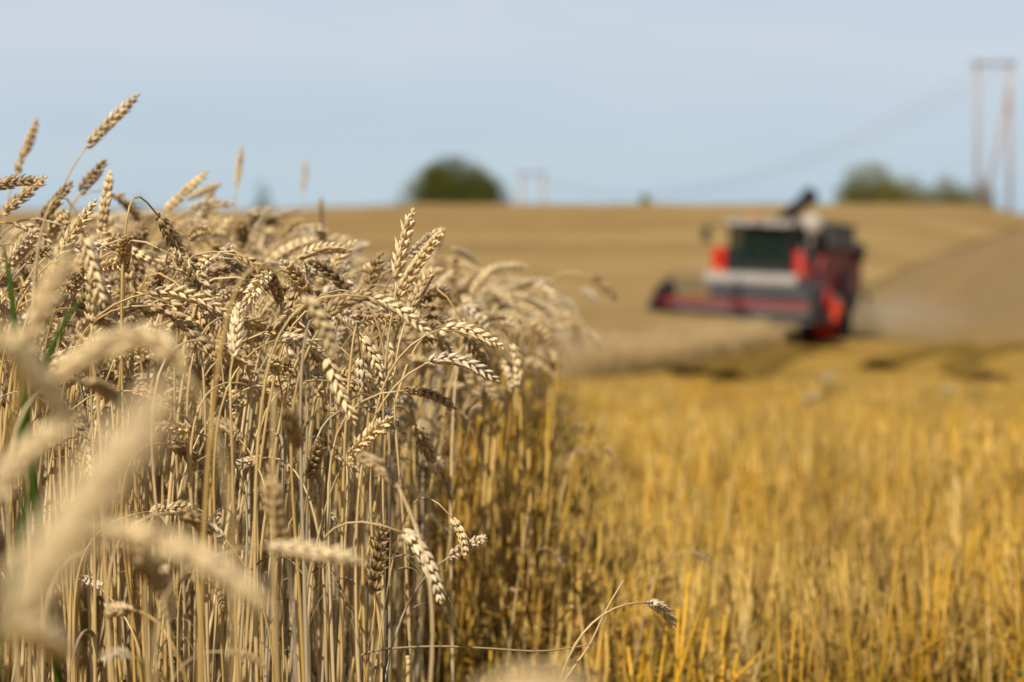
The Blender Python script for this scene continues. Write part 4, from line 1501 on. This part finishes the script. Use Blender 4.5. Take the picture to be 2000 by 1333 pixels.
# mirrors
for sx, zz, ox in ((-1, 2.95, 1.6), (1, 2.55, 1.5)):
    mi = part('mirror', MB().box((sx * ox, -1.35, zz), (.26, .07, .44)), 'black', .03)
    part('mirror_arm', MB().tube([(sx * .98, -1.15, 3.1), (sx * (ox - .2), -1.35, zz + .3), (sx * ox, -1.35, zz + .2)], .02, 8), 'black', 0, mi)
# front corner panels
part('front_fender', MB().box((-1.24, -1.02, 2.25), (.42, .34, .72)).box((-1.24, -1.2, 2.30), (.30, .05, .4)), 'red', .06)
part('front_fender', MB().box((1.20, -1.02, 2.18), (.42, .36, .80)).box((1.20, -1.21, 2.2), (.30, .05, .5)), 'red', .06)
part('indicator_lamp', MB().box((1.24, -1.25, 1.84), (.20, .06, .13)), 'orange', .015)
part('indicator_lamp', MB().box((-1.24, -1.22, 1.95), (.18, .06, .12)), 'orange', .015)
# walkway, white front, ladder
part('walkway', MB().box((-.2, -1.36, 1.86), (2.9, .5, .06)), 'grey', .01)
part('front_panel', MB().prism([(-1.66, 1.56), (-1.74, 1.60), (-1.66, 1.88), (-1.58, 1.9), (-1.5, 1.56)], -1.5, 1.25), 'white', .03)
part('handrail', MB().tube([(1.3, -1.55, 1.9), (1.3, -1.55, 2.75), (1.3, -.6, 2.75), (1.3, -.6, 1.9)], .02, 8), 'steel', 0)
part('ladder', MB().tube([(1.52, -.35, .6), (1.42, -.35, 1.85)], .025, 8).tube([(1.52, .05, .6), (1.42, .05, 1.85)], .025, 8)
     .box((1.51, -.15, .75), (.06, .4, .04)).box((1.48, -.15, 1.1), (.06, .4, .04)).box((1.45, -.15, 1.45), (.06, .4, .04)), 'steel', 0)
# dust-pale dome of the air filter beside the roof, unloading auger folded up
part('air_filter', MB().lathe([(-.30, .18), (-.26, .27), (-.1, .32), (.12, .32), (.26, .24), (.32, .1)], (1.12, .0, 3.36), 'Z', 22).tube([(1.12, 0, 2.8), (1.12, 0, 3.15)], .12, 12), 'white', 0, smooth=True)
au = part('unloading_auger', MB().tube([(-.35, 1.3, 3.35), (.25, .95, 3.78), (.78, .7, 4.18)], [.2, .2, .2], 14), 'black', 0, smooth=True)
part('spout', MB().tube([(.76, .7, 4.165), (.92, .64, 4.30)], [.26, .24], 14), 'black', 0, au)
# wheels


def wheel(name, x, y, rr, w, rim_r):
    wh = empty(name, (x, y, rr))
    wh.parent = comb
    ty = MB().lathe([(-w * .42, rim_r), (-w * .5, rim_r * 1.12), (-w * .48, rr * .93), (-w * .34, rr * .985), (w * .34, rr * .985), (w * .48, rr * .93), (w * .5, rim_r * 1.12), (w * .42, rim_r)], (0, 0, 0), 'X', 36)
    nl = 22
    for k in range(nl):
        a = 2 * math.pi * k / nl
        for s in (-1, 1):
            c = Vector((s * w * .22, math.cos(a + .14 * s) * rr * .985, math.sin(a + .14 * s) * rr * .985))
            ty.box(c, (w * .46, .07, .09), (a + .14 * s + math.pi / 2, 0, s * .5))
    ty.build('tyre', M['rubber'], wh)
    rim = MB().lathe([(-w * .38, rim_r * 1.0), (w * .38, rim_r * 1.0), (w * .40, rim_r * .93), (w * .12, rim_r * .80), (w * .06, rim_r * .45), (w * .2, rim_r * .40), (w * .22, rim_r * .22), (w * .28, .05)], (0, 0, 0), 'X', 30)
    for k in range(8):
        a = 2 * math.pi * k / 8
        rim.lathe([(w * .18, .03), (w * .26, .03)], (0, math.cos(a) * rim_r * .32, math.sin(a) * rim_r * .32), 'X', 6)
    rim.build('rim', M['rim'], wh, smooth=False)


wheel('front_wheel', 1.38, 0, .80, .58, .58)
wheel('front_wheel', -1.38, 0, .80, .58, .58)
wheel('rear_wheel', 1.10, 3.9, .52, .36, .30)
wheel('rear_wheel', -1.10, 3.9, .52, .36, .30)
part('wheel_guard', MB().prism([(-.98, .12), (-1.02, .5), (-.9, .95), (-.6, 1.2), (-.58, 1.14), (-.84, .9), (-.95, .5), (-.92, .12)], 1.62, 2.30), 'rim', .02)
part('drive_cover', MB().lathe([(0, .26), (-.16, .25), (-.24, .17), (-.27, .02)], (1.72, -1.0, 1.38), 'Y', 20), 'red', 0, smooth=True)
part('rear_axle', MB().box((0, 3.9, .62), (2.0, .22, .22)).box((0, 3.9, .85), (.5, .3, .4)), 'grey', .03)
part('front_axle', MB().box((0, 0, .8), (2.3, .4, .4)), 'grey', .03)
# rear lamp bracket that sticks out at the tail
rl_ = part('rear_lamp', MB().box((1.75, 4.35, 1.35), (.10, .16, .28)), 'black', .02)
part('lamp_arm', MB().tube([(1.2, 4.35, 1.5), (1.72, 4.35, 1.42)], .025, 8), 'black', 0, rl_)
# header
part('feeder_house', MB().prism([(-.8, 1.0), (-.8, 1.75), (-2.0, 1.35), (-2.0, .55)], -.75, .65), 'grey', .03)
hd = empty('header', (.03, -2.7, .62))
hd.parent = comb
HW = 2.22
part('back_wall', MB().box((.55, .62, .58), (3.4, .07, .62)).box((.55, .66, .93), (3.4, .14, .10)), 'grey', .015, hd)
part('trough', MB().prism([(.62, .02), (.62, .34), (.5, .30), (.35, .06), (-.45, -.02), (-.45, -.08), (.5, -.06)], -HW, HW), 'grey', .01, hd)
part('feed_auger', MB().tube([(-HW, .28, .26), (HW, .28, .26)], .15, 14), 'steel', 0, hd)
part('knife_bar', MB().box((0, -.52, -.03), (HW * 2, .12, .03)), 'steel', 0, hd)
part('cutter_beam', MB().prism([(-.66, .30), (-.66, .44), (-.56, .50), (-.46, .44), (-.46, .30)], -HW, HW), 'beam', .02, hd)
for s, lab in ((-1, 'crop_divider'), (1, 'crop_divider')):
    part('crop_divider', MB().prism([(.68, -.05), (.68, .88), (.2, .98), (-.65, .75), (-1.35, .08), (-1.3, -.02)], s * HW - (.0 if s > 0 else .16), s * HW + (.16 if s > 0 else .0)), 'black', .03, hd)
# reel: centre tube, hexagonal arms, bats with tines
reel = part('reel', MB().tube([(-HW + .05, -.30, .78), (HW - .05, -.30, .78)], .055, 12), 'grey', 0, hd)
for x in (-HW + .12, -.05, HW - .12):
    m_ = MB()
    for k in range(6):
        a = math.pi * k / 3 + .35
        m_.tube([(x, -.30, .78), (x, -.30 + math.cos(a) * .42, .78 + math.sin(a) * .42)], .025, 6)
    m_.lathe([(-.03, .16), (.03, .16)], (x, -.30, .78), 'X', 14)
    part('reel_arm', m_, 'black', 0, reel)
for k in range(6):
    a = math.pi * k / 3 + .35
    y, z = -.30 + math.cos(a) * .42, .78 + math.sin(a) * .42
    m_ = MB().tube([(-HW + .06, y, z), (HW - .06, y, z)], .014, 8)
    for q in range(30):
        x = -HW + .12 + q * (2 * HW - .24) / 29
        m_.tube([(x, y, z), (x, y + .03, z - .22)], .006, 4)
    part('reel_bat', m_, 'grey', 0, reel)
part('reel_support', MB().tube([(HW - .02, .55, .75), (HW - .02, -.3, .80)], .05, 8), 'black', 0, hd)
part('reel_support', MB().tube([(-HW + .02, .55, .75), (-HW + .02, -.3, .80)], .05, 8), 'black', 0, hd)
part('header_bracket', MB().box((-.05, -.46, .45), (.24, .35, .42)), 'black', .03, hd)
part('end_shield', MB().lathe([(0, .30), (.07, .30), (.1, .24)], (HW + .17, .15, .60), 'X', 24), 'red', 0, hd)

# ------------------------------------------------------------------ dust behind the harvester
dm = bpy.data.materials.new('harvest_dust')
dm.use_nodes = True
n = dm.node_tree
n.nodes.clear()
out = n.nodes.new('ShaderNodeOutputMaterial')
pv = n.nodes.new('ShaderNodeVolumePrincipled')
pv.inputs['Color'].default_value = (0.90, 0.76, 0.58, 1)
tc = n.nodes.new('ShaderNodeTexCoord')
no = n.nodes.new('ShaderNodeTexNoise')
no.inputs['Scale'].default_value = 1.6
no.inputs['Detail'].default_value = 3
ln = n.nodes.new('ShaderNodeVectorMath'); ln.operation = 'LENGTH'
fall = n.nodes.new('ShaderNodeMapRange')
fall.inputs['From Min'].default_value = 1.0
fall.inputs['From Max'].default_value = 0.25
mr = n.nodes.new('ShaderNodeMapRange')
mr.inputs['From Min'].default_value = .35
mr.inputs['From Max'].default_value = .7
mu = n.nodes.new('ShaderNodeMath'); mu.operation = 'MULTIPLY'
mu2 = n.nodes.new('ShaderNodeMath'); mu2.operation = 'MULTIPLY'
mu2.inputs[1].default_value = 0.22
n.links.new(tc.outputs['Object'], no.inputs['Vector'])
n.links.new(tc.outputs['Object'], ln.inputs[0])
n.links.new(ln.outputs['Value'], fall.inputs['Value'])
n.links.new(no.outputs['Fac'], mr.inputs['Value'])
n.links.new(fall.outputs['Result'], mu.inputs[0])
n.links.new(mr.outputs['Result'], mu.inputs[1])
n.links.new(mu.outputs[0], mu2.inputs[0])
n.links.new(mu2.outputs[0], pv.inputs['Density'])
n.links.new(pv.outputs[0], out.inputs['Volume'])
mb = MB()
prof = [(math.sin(R(-90 + 15 * i)), max(.001, math.cos(R(-90 + 15 * i)))) for i in range(13)]
mb.lathe(prof, (0, 0, 0), 'Z', 24)
dust = mb.build('dust_cloud', dm)
dust.location = (11.3, 75.5, gz(11.3, 75.5) + .45)
dust.scale = (3.4, 3.4, 1.15)
dust.rotation_euler = (0, 0, R(-20))
tag(dust, 'grey dust drifting low over the ground behind the harvester', 'dust', kind='stuff')

# rows of cut straw on the slope behind the harvester
for i, (x0, y0, x1, y1, wd) in enumerate([(13.5, 78, 34, 118, 1.0), (17, 74, 44, 118, 1.0), (12.6, 86, 30, 130, .9), (22, 73, 52, 116, 1.1)]):
    vs, fs = [], []
    N_ = 60
    rr = random.Random(50 + i)
    for k in range(N_ + 1):
        t = k / N_
        x, y = x0 + (x1 - x0) * t + 1.6 * math.sin(t * 3 + i), y0 + (y1 - y0) * t
        dx, dy = (x1 - x0), (y1 - y0)
        l = math.hypot(dx, dy)
        sx, sy = -dy / l, dx / l
        for q, hh in ((-1, -.03), (-.5, .16), (0, .26), (.5, .16), (1, -.03)):
            w_ = wd * q * rr.uniform(.8, 1.2)
            px_, py_ = x + sx * w_, y + sy * w_
            vs.append((px_, py_, gz(px_, py_) - .04 + (hh + .04) * sstep(0, .3, t) * rr.uniform(.7, 1.3)))
    for k in range(N_):
        for q in range(4):
            fs.append((k * 5 + q, k * 5 + q + 1, k * 5 + q + 6, k * 5 + q + 5))
    o = mesh_obj('straw_row', vs, fs, M['swath'])
    tag(o, ['long row of cut straw running up the slope nearest behind the harvester', 'second straw row from the harvester on the right slope', 'straw row highest up the slope beside the standing wheat', 'straw row nearest the right picture edge on the slope'][i], 'straw row', 'straw rows on the cut slope')
